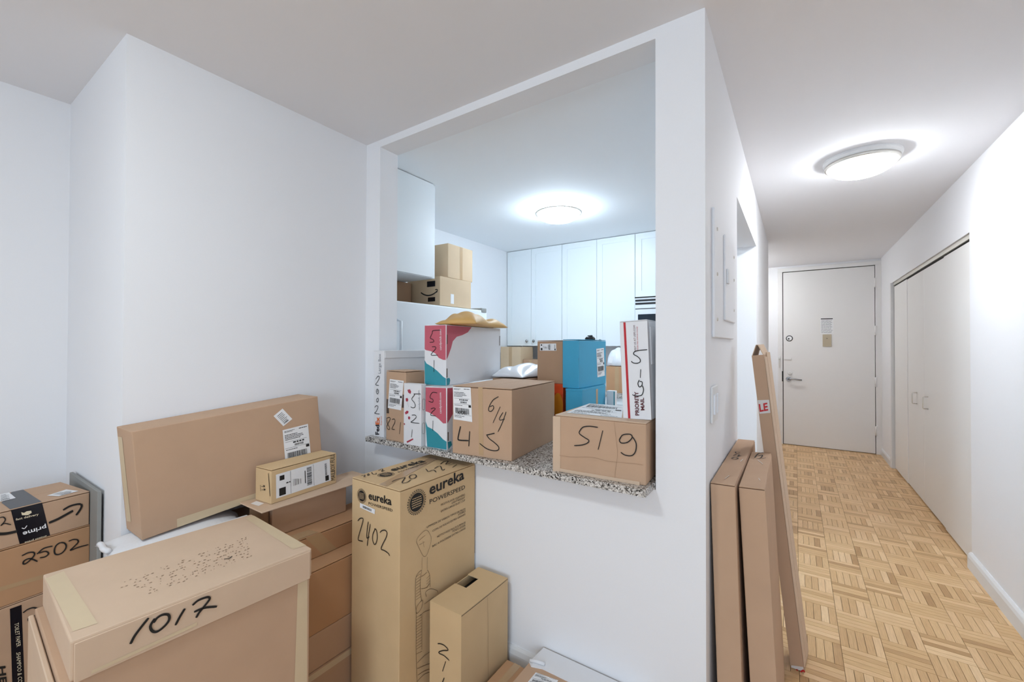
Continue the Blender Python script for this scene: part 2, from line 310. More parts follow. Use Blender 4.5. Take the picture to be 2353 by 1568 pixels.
  ('text','printed_text','F','Large Box',((0.0203,0.3216),(0.0203,0.4214),(-0.0044,0.3206)),'greyprint',0),
  ('text','printed_text','F','Express',((0.0268,0.0619),(0.0264,0.1065),(0.0166,0.0608)),'orange',0),
  ('pen','marker_number','F',0.003,(((-0.0223,0.2916),(-0.0052,0.3065),(0.006,0.3013),(-0.0092,0.2781),(-0.0246,0.2631),(0.0012,0.26)),((-0.0106,0.2424),(-0.0183,0.2306),(-0.0139,0.2185),(-0.0052,0.2179),(-0.0002,0.2306),(-0.0089,0.2425)),((-0.0122,0.2242),(-0.0054,0.2371)),((-0.0085,0.1951),(-0.0161,0.1844),(-0.0117,0.1746),(-0.0032,0.1797),(-0.0016,0.1911),(-0.0085,0.1951)),((-0.0297,0.1465),(-0.0167,0.1561),(-0.0038,0.1515),(-0.0165,0.1279),(-0.0294,0.1165),(0.0093,0.1161))),'ink'),
 ],
 'b821': [
  ('label','shipping_label','F',((-0.045,0.2987),(0.0598,0.2949),(0.0421,0.153),(-0.0593,0.156)),'ship',9),
  ('patch','tape','F',((-0.0702,0.1988),(-0.0562,0.1988),(-0.0504,0.1296),(-0.0696,0.1288)),'darktape'),
  ('patch','tape','F',((0.0522,0.2295),(0.0644,0.2293),(0.0649,0.1672),(0.0453,0.1665)),'darktape'),
  ('pen','marker_number','F',0.003,(((-0.0693,0.1031),(-0.0477,0.1108),(-0.039,0.1036),(-0.0561,0.08),(-0.0646,0.0599),(-0.0497,0.0508),(-0.0429,0.0597),(-0.0604,0.0795),(-0.0667,0.1006)),((-0.0261,0.1022),(-0.0074,0.1069),(-0.0023,0.094),(-0.0173,0.0708),(-0.0257,0.0564),(-0.0045,0.0562)),((0.0393,0.096),(0.0315,0.0393))),'ink'),
 ],
 'white521': [
  ('pen','marker_number','F',0.003,(((0.0549,0.2418),(0.0121,0.2389),(0.0164,0.2356),(-0.0023,0.2148),(0.016,0.1982),(0.0197,0.1805),(0.0053,0.1742),(-0.0094,0.1781)),((-0.0018,0.1401),(0.02,0.1421),(0.0272,0.1326),(0.0057,0.1151),(-0.0052,0.1063),(0.0488,0.1067)),((0.0023,0.0736),(-0.0025,0.0371))),'ink'),
  ('text','printed_text','F','candyclub.com',((0.0545,0.1671),(0.0503,0.2582),(0.041,0.1659)),'greyprint',0),
  ('patch','printed_candy','F',((-0.0325,0.2552),(-0.0162,0.2593),(-0.0073,0.2479),(-0.0124,0.2373),(-0.0272,0.2431)),'candyred'),
  ('patch','printed_candy','F',((-0.0441,0.2143),(-0.0322,0.2178),(-0.0262,0.2088),(-0.0321,0.1996),(-0.0425,0.2014)),'candyred'),
  ('patch','printed_candy','F',((-0.0488,0.1477),(-0.0362,0.1576),(-0.0243,0.1561),(-0.0265,0.1466),(-0.0435,0.1388)),'candyred'),
  ('patch','printed_candy','F',((-0.0271,0.1299),(-0.0182,0.1328),(-0.0123,0.1261),(-0.0181,0.1173),(-0.0263,0.1196)),'candyred'),
  ('patch','printed_candy','F',((-0.0563,0.0956),(-0.0507,0.0984),(-0.0469,0.0925),(-0.0529,0.0867)),'candyred'),
  ('patch','printed_candy','F',((-0.0366,0.0136),(0.0059,0.0333),(0.0088,0.0275),(-0.0321,0.0069)),'candyred'),
  ('pen','printed_stick','F',0.0012,(((-0.0291,0.1998),(-0.023,0.1769)),),'greyprint'),
 ],
 'candyU': [
  ('patch','printed_colour','F',((-0.0612,0.281),(0.0585,0.2814),(0.0593,0.12),(0.0456,0.1198),(0.0205,0.1287),(0.0014,0.1493),(-0.0242,0.1595),(-0.0534,0.1645),(-0.0612,0.1697)),'pink'),
  ('patch','printed_colour','R',((-0.2708,0.2812),(-0.0479,0.2809),(-0.0852,0.2532),(-0.1368,0.238),(-0.1862,0.2289),(-0.2194,0.2071),(-0.2332,0.1755),(-0.2559,0.1393),(-0.2708,0.1201)),'pink'),
  ('patch','printed_colour','F',((-0.0612,0.1168),(-0.0498,0.1012),(-0.0174,0.0862),(0.0145,0.0662),(0.046,0.0413),(0.061,0.0341),(0.0612,0.0012),(-0.0589,0.0012)),'teal'),
  ('patch','printed_colour','R',((-0.2708,0.0341),(-0.246,0.0349),(-0.2395,0.024),(-0.2458,0.0037),(-0.2684,0.0012)),'teal'),
  ('patch','handle_slot','R',((-0.2693,0.2376),(-0.263,0.2378),(-0.2626,0.1932),(-0.2689,0.1932)),'slot'),
  ('patch','handle_slot','R',((-0.2699,0.0803),(-0.2627,0.08),(-0.2624,0.0371),(-0.2696,0.0375)),'slot'),
  ('patch','handle_slot','R',((0.2598,0.2424),(0.2668,0.2426),(0.2671,0.1873),(0.2602,0.1873)),'slot'),
  ('text','printed_text','F','candyclub.com',((0.0404,0.1652),(0.0386,0.2626),(0.0253,0.1651)),'white',0),
  ('pen','marker_number','F',0.003,(((0.0324,0.2586),(-0.012,0.2565),(-0.017,0.2435),(-0.0278,0.2225),(-0.0117,0.2146),(-0.0085,0.2041),(-0.0309,0.2015)),((-0.0179,0.1805),(0.0012,0.1806),(0.0025,0.1702),(-0.0146,0.1543),(-0.0209,0.1412),(0.0173,0.1416)),((-0.0048,0.1178),(-0.0064,0.0629))),'ink'),
  ('label_faded','printed_note','R',((0.086,0.0481),(0.2067,0.0491),(0.207,0.007),(0.0863,0.0062))),
 ],
 'candyL': [
  ('patch','printed_colour','F',((-0.0645,0.2714),(0.0598,0.2749),(0.0621,0.119),(0.0443,0.1172),(0.0174,0.1343),(-0.0098,0.1467),(-0.0444,0.1586),(-0.0645,0.1615)),'pink'),
  ('patch','printed_colour','R',((-0.1338,0.2749),(-0.0079,0.27),(-0.0855,0.167),(-0.1151,0.1362),(-0.1338,0.1188)),'pink'),
  ('patch','printed_colour','F',((-0.0645,0.1158),(-0.051,0.0921),(-0.0231,0.085),(0.0111,0.0689),(0.0447,0.0458),(0.0645,0.0387),(0.0645,0.0031),(-0.0538,0.0012)),'teal'),
  ('patch','printed_colour','R',((-0.1306,0.0363),(-0.1071,0.0358),(-0.1011,0.0173),(-0.1253,0.0023)),'teal'),
  ('patch','handle_slot','R',((-0.1338,0.2329),(-0.1338,0.2323),(-0.1338,0.1906),(-0.1338,0.1913)),'slot'),
  ('patch','handle_slot','R',((-0.1301,0.0804),(-0.1243,0.0794),(-0.1241,0.04),(-0.1299,0.0411)),'slot'),
  ('text','printed_text','F','candyclub.com',((0.0387,0.1601),(0.0368,0.2539),(0.0227,0.1586)),'white',0),
  ('pen','marker_number','F',0.003,(((0.01,0.2507),(-0.0173,0.2515),(-0.031,0.2405),(-0.0344,0.2251),(-0.0171,0.2188),(-0.0204,0.206),(-0.0447,0.2092)),((-0.0306,0.175),(-0.0134,0.1814),(-0.0031,0.1773),(-0.0236,0.1605),(-0.0304,0.1472),(0.0005,0.1466)),((-0.0165,0.1234),(-0.0176,0.0781))),'ink'),
 ],
 'big614': [
  ('label','shipping_label','F',((-0.144,0.2852),(-0.0516,0.2866),(-0.0432,0.1417),(-0.1388,0.1457)),'ship',10),
  ('text','printed_text','F','XPDEL',((-0.1185,0.1694),(-0.0697,0.1713),(-0.1185,0.1837)),'ink',0.02),
  ('patch','tape','F',((-0.0145,0.2898),(0.0074,0.2898),(0.0124,0.0077),(-0.0094,0.0087)),'cleartape'),
  ('pen','marker_number','F',0.0032,(((0.0848,0.2568),(0.0586,0.2407),(0.0401,0.2121),(0.0386,0.1959),(0.0508,0.1946),(0.0614,0.2068),(0.0587,0.2179),(0.0428,0.2122)),((0.0927,0.2158),(0.0589,0.1475)),((0.1057,0.1943),(0.0903,0.1705),(0.0929,0.1617),(0.1135,0.168)),((0.1201,0.1976),(0.1033,0.1537),(0.0827,0.1135))),'ink'),
  ('pen','marker_number','F',0.0055,(((-0.102,0.119),(-0.1094,0.0921),(-0.1151,0.0654),(-0.1075,0.0591),(-0.0608,0.0618)),((-0.0553,0.1022),(-0.0595,0.0385)),((0.067,0.106),(0.0271,0.0942))),'ink'),
  ('pen','marker_number','F',0.0038,(((0.0298,0.0922),(0.0433,0.0799),(0.0645,0.0686),(0.0855,0.0529),(0.0829,0.0391),(0.0593,0.034),(0.0274,0.0393),(-0.0052,0.0563)),),'ink'),
  ('label_faded','faded_print','T',((-0.0822,-0.0768),(-0.081,-0.0096),(-0.0382,-0.0516),(-0.035,-0.1246))),
 ],
 'box519': [
  ('pen','marker_number','F',0.0036,(((0.0005,0.1781),(-0.0281,0.179),(-0.0532,0.174),(-0.0658,0.1608),(-0.0684,0.1485),(-0.0481,0.1365),(-0.033,0.1288),(-0.038,0.1187),(-0.0582,0.1091),(-0.0889,0.1029)),((0.0184,0.1688),(0.0015,0.1002)),((0.082,0.1538),(0.0774,0.1419),(0.0843,0.1336),(0.1048,0.1384),(0.1206,0.156),(0.1139,0.1664),(0.0889,0.1614),(0.0774,0.1442)),((0.1228,0.1585),(0.134,0.1375),(0.1317,0.1105),(0.1183,0.0952),(0.0958,0.0944),(0.082,0.1016))),'ink'),
  ('pen','crease','F',0.0007,(((0.0588,0.2038),(0.0658,0.1428),(0.0705,0.0932),(0.0644,0.0468),(0.0612,0.0088)),((-0.1524,0.0605),(-0.0993,0.0605),(-0.023,0.0702),(0.0305,0.0647),(0.0658,0.0661),(0.1183,0.0693),(0.1581,0.0698))),'crease'),
  ('label','shipping_label','T',((-0.1456,-0.1184),(0.0686,-0.1226),(-0.0128,0.1738),(-0.1651,0.1738)),'ship',11),
 ],
 'prio': [
  ('patch','printed_stripe','F',((-0.0347,0.3415),(-0.0267,0.3415),(-0.023,0.0021),(-0.0314,0.0016)),'redstripe'),
  ('text','printed_text','F','PRIORITY',((0.0093,0.0142),(0.0093,0.0974),(-0.0053,0.013)),'maroon',0.03),
  ('text','printed_text','F','MAIL',((0.0281,0.0332),(0.0275,0.0762),(0.0149,0.0318)),'maroon',0.03),
  ('text','printed_text','F','VISIT US AT USPS.COM',((0.0077,0.2374),(0.0075,0.3287),(0.0008,0.2376)),'maroon',0),
  ('text','printed_text','F','ORDER FREE SUPPLIES ONLINE',((0.015,0.2384),(0.0156,0.3238),(0.0111,0.2385)),'redstripe',0),
  ('pen','marker_number','F',0.003,(((0.0461,0.242),(0.0161,0.24),(0.0012,0.2356),(-0.0015,0.2272),(0.0104,0.2196),(0.0197,0.2097),(0.0193,0.2),(0.007,0.1954),(-0.0064,0.198),(-0.0111,0.2035)),((0.0207,0.1747),(0.0182,0.1445)),((0.0143,0.1373),(0.009,0.1251),(0.0133,0.1131),(0.022,0.1181),(0.0237,0.1301),(0.0153,0.1325)),((0.0244,0.1181),(0.0274,0.1038),(0.0219,0.0868),(0.0096,0.0817),(-0.005,0.0825),(-0.0122,0.086))),'ink'),
 ],
 'blueU': [
  ('label','shipping_label','R',((0.0388,0.2001),(0.1415,0.2054),(0.1567,0.0473),(0.0549,0.0435)),'ship',12),
  ('patch','handle_slot','F',((0.0442,0.155),(0.0449,0.155),(0.0449,0.0947),(0.0449,0.0945)),'slot'),
 ],
 'browntag': [
  ('label','shipping_label','F',((-0.0607,0.213),(0.0386,0.2138),(0.0399,0.1757),(-0.0606,0.1747)),'wide',13),
 ],
 'carton1': [
  ('pen','marker_number','T',0.004,(((-0.0154,-0.0315),(-0.0055,-0.0066),(0.0078,-0.0187),(-0.0016,-0.0429),(-0.0145,-0.0342)),((-0.0144,0.0216),(-0.0048,0.0473),(0.0054,0.0427),(0.0019,0.0139),(0.0127,0.0332)),((0.0035,0.0939),(-0.0129,0.0921),(-0.0067,0.0653),(0.0049,0.0804))),'ink'),
  ('pen','staple','T',0.003,(((0.0202,-0.0692),(0.0252,-0.0248)),),'metal'),
  ('pen','staple','T',0.003,(((0.0004,-0.3365),(0.0079,-0.2888)),),'metal'),
 ],
 'carton2': [
  ('pen','marker_number','T',0.004,(((-0.0179,0.1506),(-0.0097,0.2335),(0.0086,0.2655)),((-0.0107,0.137),(0.0039,0.1603),(0.0061,0.2134),(-0.0073,0.1898)),((0.0078,0.1453),(0.021,0.1679))),'ink'),
  ('pen','staple','T',0.003,(((-0.004,0.1149),(0.0156,0.0558)),),'metal'),
  ('pen','staple','T',0.003,(((0.0126,-0.1542),(0.0192,-0.1797)),),'metal'),
 ],
 'thin': [
  ('patch','fragile_tape','F',((-0.0217,1.1134),(0.0222,1.1139),(0.0211,1.0581),(-0.0211,1.0538)),'whitetape'),
  ('text','printed_text','F','LE',((-0.0191,1.062),(0.0142,1.0682),(-0.0192,1.0959)),'redprint',0.03),
  ('patch','fragile_tape','F',((-0.02,0.0105),(0.0222,0.0192),(0.0222,0.0012),(-0.0214,0.0012)),'whitetape'),
  ('text','printed_text','F','AG',((-0.0122,-0.0381),(0.0261,-0.0282),(-0.0113,0.0008)),'redprint',0.03),
  ('patch','fragile_tape','R',((-0.0588,1.1144),(0.0588,1.1409),(0.0503,1.0885),(-0.0588,1.0596)),'whitetape'),
 ],
 'b17': [
  ('patch','tape','R',((-0.1957,0.0918),(-0.1355,0.0918),(-0.0643,0.0012),(-0.1258,0.0012)),'cleartape'),
 ],
 'torn': [
  ('label','shipping_label','T',((-0.1724,0.1524),(-0.0871,0.1654),(-0.0841,0.1305),(-0.1731,0.0938)),'ship',14),
 ],
}

# ------------------------------------------------------------------ builders
def link(name, me, m, parent=None, loc=(0, 0, 0), rot=(0, 0, 0)):
    o = bpy.data.objects.new(name, me); C.objects.link(o)
    if m is not None and me is not None: me.materials.clear(); me.materials.append(MATS[m] if isinstance(m, str) else m)
    if parent is not None: o.parent = parent
    o.location = loc; o.rotation_euler = rot
    return o
def tag(o, label, cat, group=None):
    o['label'] = label; o['category'] = cat
    if group: o['group'] = group
    return o
def thing(name, label, cat, loc=(0, 0, 0), rot=(0, 0, 0), group=None):
    o = bpy.data.objects.new(name, None); C.objects.link(o); o.empty_display_size = .05
    o.location = loc; o.rotation_euler = rot
    return tag(o, label, cat, group)
def structure(o): o['kind'] = 'structure'; return o
def to_me(bm, name='mesh', smooth=False):
    me = bpy.data.meshes.new(name); bm.normal_update(); bm.to_mesh(me); bm.free()
    if smooth: me.polygons.foreach_set('use_smooth', [True] * len(me.polygons))
    return me
def add_box(bm, x0, x1, y0, y1, z0, z1):
    v = [bm.verts.new(p) for p in ((x0,y0,z0),(x1,y0,z0),(x1,y1,z0),(x0,y1,z0),(x0,y0,z1),(x1,y0,z1),(x1,y1,z1),(x0,y1,z1))]
    for f in ((3,2,1,0),(4,5,6,7),(0,1,5,4),(1,2,6,5),(2,3,7,6),(3,0,4,7)): bm.faces.new([v[i] for i in f])
def boxes(name, m, lst, parent=None, bevel=0, loc=(0,0,0), rot=(0,0,0), seg=1):
    bm = bmesh.new()
    for b in lst: add_box(bm, *b)
    if bevel: bmesh.ops.bevel(bm, geom=bm.edges[:], offset=bevel, segments=seg, affect='EDGES', profile=.6)
    return link(name, to_me(bm, name), m, parent, loc, rot)
def prism(bm, poly, z0, z1):
    a = [bm.verts.new((x, y, z0)) for x, y in poly]; b = [bm.verts.new((x, y, z1)) for x, y in poly]
    n = len(poly); bm.faces.new(list(reversed(a))); bm.faces.new(b)
    for i in range(n): bm.faces.new((a[i], a[(i+1) % n], b[(i+1) % n], b[i]))
def lathe(prof, n=32, axis='Z'):
    bm = bmesh.new(); rings = []
    for r, z in prof:
        ring = []
        if r < 1e-6: ring = [bm.verts.new((0, 0, z))]
        else:
            for i in range(n):
                t = 2 * math.pi * i / n; ring.append(bm.verts.new((r * math.cos(t), r * math.sin(t), z)))
        rings.append(ring)
    for a, b in zip(rings, rings[1:]):
        for i in range(n):
            j = (i + 1) % n
            q = [a[i % len(a)], a[j % len(a)], b[j % len(b)], b[i % len(b)]]
            u = []
            for w in q:
                if w not in u: u.append(w)
            if len(u) > 2:
                try: bm.faces.new(u)
                except ValueError: pass
    bmesh.ops.recalc_face_normals(bm, faces=bm.faces[:])
    return bm
def tube(bm, pts, r, n=8):
    pts = [Vector(p) for p in pts]; rings = []
    for i, p in enumerate(pts):
        t = (pts[min(i+1, len(pts)-1)] - pts[max(i-1, 0)]).normalized()
        a = t.orthogonal().normalized(); b = t.cross(a)
        if rings:
            pa = (rings[-1][0].co - pts[i-1]); pa -= t * pa.dot(t)
            if pa.length > 1e-6: a = pa.normalized(); b = t.cross(a)
        rings.append([bm.verts.new(p + r * (a * math.cos(2*math.pi*k/n) + b * math.sin(2*math.pi*k/n))) for k in range(n)])
    for x, y in zip(rings, rings[1:]):
        for k in range(n): bm.faces.new((x[k], x[(k+1) % n], y[(k+1) % n], y[k]))
    bm.faces.new(list(reversed(rings[0]))); bm.faces.new(rings[-1])

# ---- marks that lie on the face of a box
def face_map(size, face):
    sx, sy, sz = size
    if face == 'F': return lambda u, v, h: (u, -sy/2 - h, v)
    if face == 'R': return lambda u, v, h: (sx/2 + h, u, v)
    return lambda u, v, h: (u, v, sz + h)
def flip(face): return False
def smooth_line(p, k=5):
    if len(p) < 3: return [Vector(q) for q in p]
    P = [Vector(q) for q in p]; closed = (P[0] - P[-1]).length < 1e-5
    out = []
    for i in range(len(P) - 1):
        a = P[i-1] if i else (P[-2] if closed else P[0]*2 - P[1]); b = P[i]; c = P[i+1]
        d = P[i+2] if i + 2 < len(P) else (P[1] if closed else P[-1]*2 - P[-2])
        for j in range(k):
            t = j / k
            out.append(.5 * ((2*b) + (c - a)*t + (2*a - 5*b + 4*c - d)*t*t + (3*b - a - 3*c + d)*t**3))
    out.append(P[-1]); return out
def pen_mesh(strokes, w, fm, h):
    bm = bmesh.new()
    for s in strokes:
        pts = smooth_line(s); prev = None; n = len(pts)
        for i, p in enumerate(pts):
            t = pts[min(i+1, n-1)] - pts[max(i-1, 0)]
            if t.length < 1e-9: continue
            t.normalize(); nn = Vector((-t.y, t.x)) * w/2 * (.75 if i in (0, n-1) else 1)
            a = bm.verts.new(fm(p.x + nn.x, p.y + nn.y, h)); b = bm.verts.new(fm(p.x - nn.x, p.y - nn.y, h))
            if prev: bm.faces.new((prev[0], prev[1], b, a))
            prev = (a, b)
    return to_me(bm, 'pen')
def poly_mesh(polys, fm, h):
    bm = bmesh.new()
    for p in polys:
        f = bm.faces.new([bm.verts.new(fm(x, y, h)) for x, y in p]); f.normal_update()
    bmesh.ops.triangulate(bm, faces=bm.faces[:])
    return to_me(bm, 'poly')
TEXT_CACHE = {}
def text_geo(s, bold):
    k = (s, bold)
    if k not in TEXT_CACHE:
        c = bpy.data.curves.new('txt', 'FONT'); c.body = s; c.resolution_u = 2; c.offset = bold
        o = bpy.data.objects.new('txt', c); C.objects.link(o)
        dg = bpy.context.evaluated_depsgraph_get(); dg.update()
        me = o.evaluated_get(dg).to_mesh()
        v = [(q.co.x, q.co.y) for q in me.vertices]; f = [tuple(p.vertices) for p in me.polygons]
        o.evaluated_get(dg).to_mesh_clear()
        bpy.data.objects.remove(o); bpy.data.curves.remove(c)
        x0, x1 = min(a for a, b in v), max(a for a, b in v); y0, y1 = min(b for a, b in v), max(b for a, b in v)
        TEXT_CACHE[k] = ([((a-x0)/(x1-x0), (b-y0)/(y1-y0)) for a, b in v], f)
    return TEXT_CACHE[k]
def text_mesh(s, bold, p0, p1, p2, fm, h):
    v, f = text_geo(s, bold)
    p0, p1, p2 = Vector(p0), Vector(p1), Vector(p2)
    me = bpy.data.meshes.new('text'); V = []
    for a, b in v:
        q = p0 + (p1-p0)*a + (p2-p0)*b; V.append(fm(q.x, q.y, h))
    me.from_pydata(V, [], f); me.update(); return me
def print_rects(style, seed):
    r = random.Random(seed); out = []
    def row(x0, x1, y, hh, word=.05, gap=.012):
        x = x0
        while x < x1 - .01:
            w = min(word * r.uniform(.4, 1.5), x1 - x); out.append((x, y, x + w, y + hh)); x += w + gap
    def bars(x0, x1, y0, y1, horiz=False):
        t = x0
        while t < x1:
            w = r.choice((.006, .01, .016)); out.append((t, y0, min(t + w, x1), y1) if not horiz else (y0, t, y1, min(t + w, x1))); t += w + r.choice((.006, .009, .014))
    if style == 'ship':
        row(.06, .45, .94, .012); row(.06, .36, .915, .012); row(.62, .94, .935, .018, .08)
        for i in range(4): row(.06, r.uniform(.5, .8), .83 - i*.04, .018)
        row(.06, .9, .655, .006, .5, .0); row(.35, .8, .60, .035, .1, .03); bars(.4, .75, .52, .575)
        row(.03, .97, .49, .006, .9, 0); out.append((.84, .41, .97, .48)); row(.06, .5, .44, .015); bars(.1, .86, .2, .37)
        row(.03, .97, .17, .006, .9, 0); row(.06, .6, .12, .018); row(.06, .45, .08, .014)
    elif style == 'tiny':
        for i in range(6): row(.2, r.uniform(.55, .85), .8 - i*.11, .035)
        bars(.2, .7, .08, .2)
    elif style == 'bar':
        bars(.2, .78, .25, .75)
    elif style == 'wide':
        out.append((.05, .06, .16, .38)); out.append((.06, .7, .14, .9)); row(.17, .24, .5, .05); out.append((.245, .02, .25, .98))
        out.append((.50, .25, .515, .8)); bars(.12, .9, .54, .63, True); out.append((.665, .03, .669, .97)); bars(.3, .85, .89, .93, True)
        out.append((.89, .05, .96, .28))
        for i in range(5): row(.29 + i*.03, .3 + i*.03 + .02, .3, .3 - .02*i, .006)
    return out
def apply_marks(key, parent, size, only=None):
    lay = 0
    for d in MARKS.get(key, ()):
        kind, name, face = d[0], d[1], d[2]; fm = face_map(size, face); lay += 1; dh = lay * 2e-5
        if kind == 'pen': link(name, pen_mesh(d[4], d[3], fm, .0022 + dh), d[5], parent)
        elif kind == 'patch': link(name, poly_mesh([d[3]], fm, .0006 + dh), d[4], parent)
        elif kind == 'text': link(name, text_mesh(d[3], d[6], d[4][0], d[4][1], d[4][2], fm, .0018 + dh), d[5], parent)
        elif kind == 'label':
            q = [Vector(p) for p in d[3]]
            lb = link(name, poly_mesh([d[3]], fm, .0010 + dh), 'paper', parent); lb['label'] = 'white printed ' + name.replace('_', ' ')
            rc = []
            for x0, y0, x1, y1 in print_rects(d[4], d[5]):
                P = []
                for a, b in ((x0, y0), (x1, y0), (x1, y1), (x0, y1)):
                    b = 1 - b; p = q[0]*(1-a)*(1-b) + q[1]*a*(1-b) + q[2]*a*b + q[3]*(1-a)*b; P.append((p.x, p.y))
                rc.append(P)
            if rc: link('label_print', poly_mesh(rc, fm, .0014 + dh), 'ink', lb)
        elif kind == 'label_faded':
            q = [Vector(p) for p in d[3]]; r = random.Random(len(key)); rc = []
            for i in range(9):
                x = r.uniform(0, .1)
                while x < .95:
                    w = r.uniform(.004, .02); y = i / 9 + r.uniform(0, .05); P = []
                    if r.random() < .55:
                        for a, b in ((x, y), (x+w, y), (x+w, y+.018), (x, y+.018)):
                            p = q[0]*(1-a)*(1-b) + q[1]*a*(1-b) + q[2]*a*b + q[3]*(1-a)*b; P.append((p.x, p.y))
                        rc.append(P)
                    x += w + r.uniform(.005, .03)
            link(name, poly_mesh(rc, fm, .0012 + dh), 'label_fade', parent)
        elif kind == 'badge':
            c, e = Vector(d[3][0]), Vector(d[3][1]); R = (e - c).length
            def ring(r0, r1, n=40): return [[(c.x+r0*math.cos(t), c.y+r0*math.sin(t)), (c.x+r1*math.cos(t), c.y+r1*math.sin(t)), (c.x+r1*math.cos(u), c.y+r1*math.sin(u)), (c.x+r0*math.cos(u), c.y+r0*math.sin(u))] for t, u in ((2*math.pi*i/n, 2*math.pi*(i+1)/n) for i in range(n))]
            P = ring(.82*R, .86*R) + [[(c.x+.74*R*math.cos(2*math.pi*i/40), c.y+.74*R*math.sin(2*math.pi*i/40)) for i in range(40)]]
            P += [q for i, q in enumerate(ring(.92*R, R, 60)) if i % 2]
            bd = link(name, poly_mesh(P, fm, .0014 + dh), 'ink', parent)
            rc = []
            r = random.Random(4)
            for i in range(5):
                y = (.36 - .18*i) * R; half = .55*R*math.sqrt(max(.1, 1 - (y/(.74*R))**2)); x = -half
                while x < half:
                    w = min(r.uniform(.06, .2)*R, half - x); rc.append([(c.x+x, c.y+y-.035*R), (c.x+x+w, c.y+y-.035*R), (c.x+x+w, c.y+y+.035*R), (c.x+x, c.y+y+.035*R)]); x += w + .04*R
            link('badge_lettering', poly_mesh(rc, fm, .0018 + dh), 'card_yellow', bd)

def carton(key, name, label, cat='box', m='card', flaps=None, bev=.003, body_name='body', group=None, geo=None):
    """A closed cardboard box: walls, top flaps with their joint, then its marks."""
    b = geo or BOX[key]; sx, sy, sz = b[3:6]
    t = thing(name, label, cat, b[:3], b[6:9], group)
    fl = .0058 if flaps else 0
    boxes(body_name, m, [(-sx/2, sx/2, -sy/2, sy/2, .0, sz - fl)], t, bev, seg=2)
    if flaps == 'y':      # joint runs along the depth
        boxes('flap', m, [(-sx/2, -.0008, -sy/2, sy/2, sz - .0034, sz)], t, .0012)
        boxes('flap', m, [(.0008, sx/2, -sy/2, sy/2, sz - .0034, sz)], t, .0012)
    elif flaps == 'x':
        boxes('flap', m, [(-sx/2, sx/2, -sy/2, -.0008, sz - .0034, sz)], t, .0012)
        boxes('flap', m, [(-sx/2, sx/2, .0008, sy/2, sz - .0034, sz)], t, .0012)
    elif flaps == 'one':
        boxes('flap', m, [(-sx/2 + .001, sx/2 - .001, -sy/2, sy/2, sz - .0034, sz)], t, .001)
    apply_marks(key, t, (sx, sy, sz))
    return t
def strip(parent, size, face, quad, m='papertape', name='tape', h=.0007):
    return link(name, poly_mesh([quad], face_map(size, face), h), m, parent)
def pillow(sx, sy, h, seed, n=26, crumple=.35, flange=.02, droop=0):
    r = random.Random(seed); ph = [r.uniform(0, 6.28) for _ in range(12)]; fr = [r.uniform(8, 38) for _ in range(12)]
    bm = bmesh.new(); top, bot = [], []
    for j in range(n + 1):
        rt, rb = [], []
        for i in range(n + 1):
            u, v = i / n * 2 - 1, j / n * 2 - 1
            x, y = u * sx/2, v * sy/2
            e = max(0, (1 - abs(u)**3.0)) * max(0, (1 - abs(v)**3.0)); e = e ** .55
            w = 0
            for k in range(6):
                w += math.sin(fr[k]*x*math.cos(ph[k]) + fr[k]*y*math.sin(ph[k]) + ph[k+6]) / (1 + .3*k)
            w += .8 * abs(math.sin(fr[7]*x + fr[8]*y*.6 + ph[3]))
            z = h * e * (1 - crumple*.5 + crumple * .28 * w)
            x += .012 * math.sin(3*v + ph[1]) ; y += .012 * math.sin(3*u + ph[2])
            edge = abs(u) > .999 or abs(v) > .999
            zz = max(z, .004) + .004 + droop * u
            rt.append(bm.verts.new((x, y, zz)))
            rb.append(rt[-1] if edge else bm.verts.new((x, y, .001 + .003*(1-e) + droop * u)))
        top.append(rt); bot.append(rb)
    for j in range(n):
        for i in range(n):
            bm.faces.new((top[j][i], top[j][i+1], top[j+1][i+1], top[j+1][i]))
            q = [bot[j][i], bot[j+1][i], bot[j+1][i+1], bot[j][i+1]]
            try: bm.faces.new(q)
            except ValueError: pass
    return to_me(bm, 'pillow', True)

# ------------------------------------------------------------------ the room
CEIL, YP, YB, XH, XHI, XW, XL, XR, YD = 2.44, 1.471, 1.590, -.240, -.397, -1.950, -2.745, .884, 6.918
XK, YK = -2.805, 4.42           # kitchen left wall and back wall
DW0, DW1, DWZ = 2.353, 3.595, 2.085   # kitchen doorway in the hall wall
YE = 5.25
WIN = (-.6, 2.6, .75, 2.25)
XE, YX = 3.2, 1.1     # the living room widens to the right behind the camera

fl = structure(boxes('floor', 'subfloor', [(-3.0, 3.35, -3.45, 7.1, -.12, -.0075)]))
structure(boxes('ceiling', 'ceiling', [(-3.0, 3.35, -3.45, 7.1, CEIL, CEIL + .12)]))
structure(boxes('ceiling_kitchen', 'ceiling_lit', [(XK, XHI, YB, YK, CEIL - .002, CEIL - .0003)]))  # thin sheet with the kitchen's extra brightness put into its colour
structure(boxes('wall_left', 'wall', [(XL - .12, XL, -3.3, .469, 0, CEIL)]))
structure(boxes('wall_column', 'wall', [(XL - .12, XW, .469, YB, 0, CEIL)]))
structure(boxes('wall_passthrough', 'wall', [(XW, XHI, YP, YB, 0, .855), (XW, -1.837, YP, YB, .855, CEIL), (-1.837, XHI, YP, YB, 2.402, CEIL)]))
structure(boxes('wall_hall', 'wall', [(XHI, XH, YP, DW0, 0, CEIL), (XHI, XH, DW0, DW1, DWZ, CEIL), (XHI, XH, DW1, YE, 0, CEIL)]))
structure(boxes('wall_recess', 'wall', [(-.9, XHI, YE - .1, YE, 0, CEIL), (-1.0, -.9, YE - .1, 7.05, 0, CEIL)]))
structure(boxes('wall_kitchen_left', 'wall', [(XK - .1, XK, YB, YK, 0, CEIL)]))
structure(boxes('wall_kitchen_back', 'wall', [(XK - .1, XHI, YK, YK + .1, 0, CEIL)]))
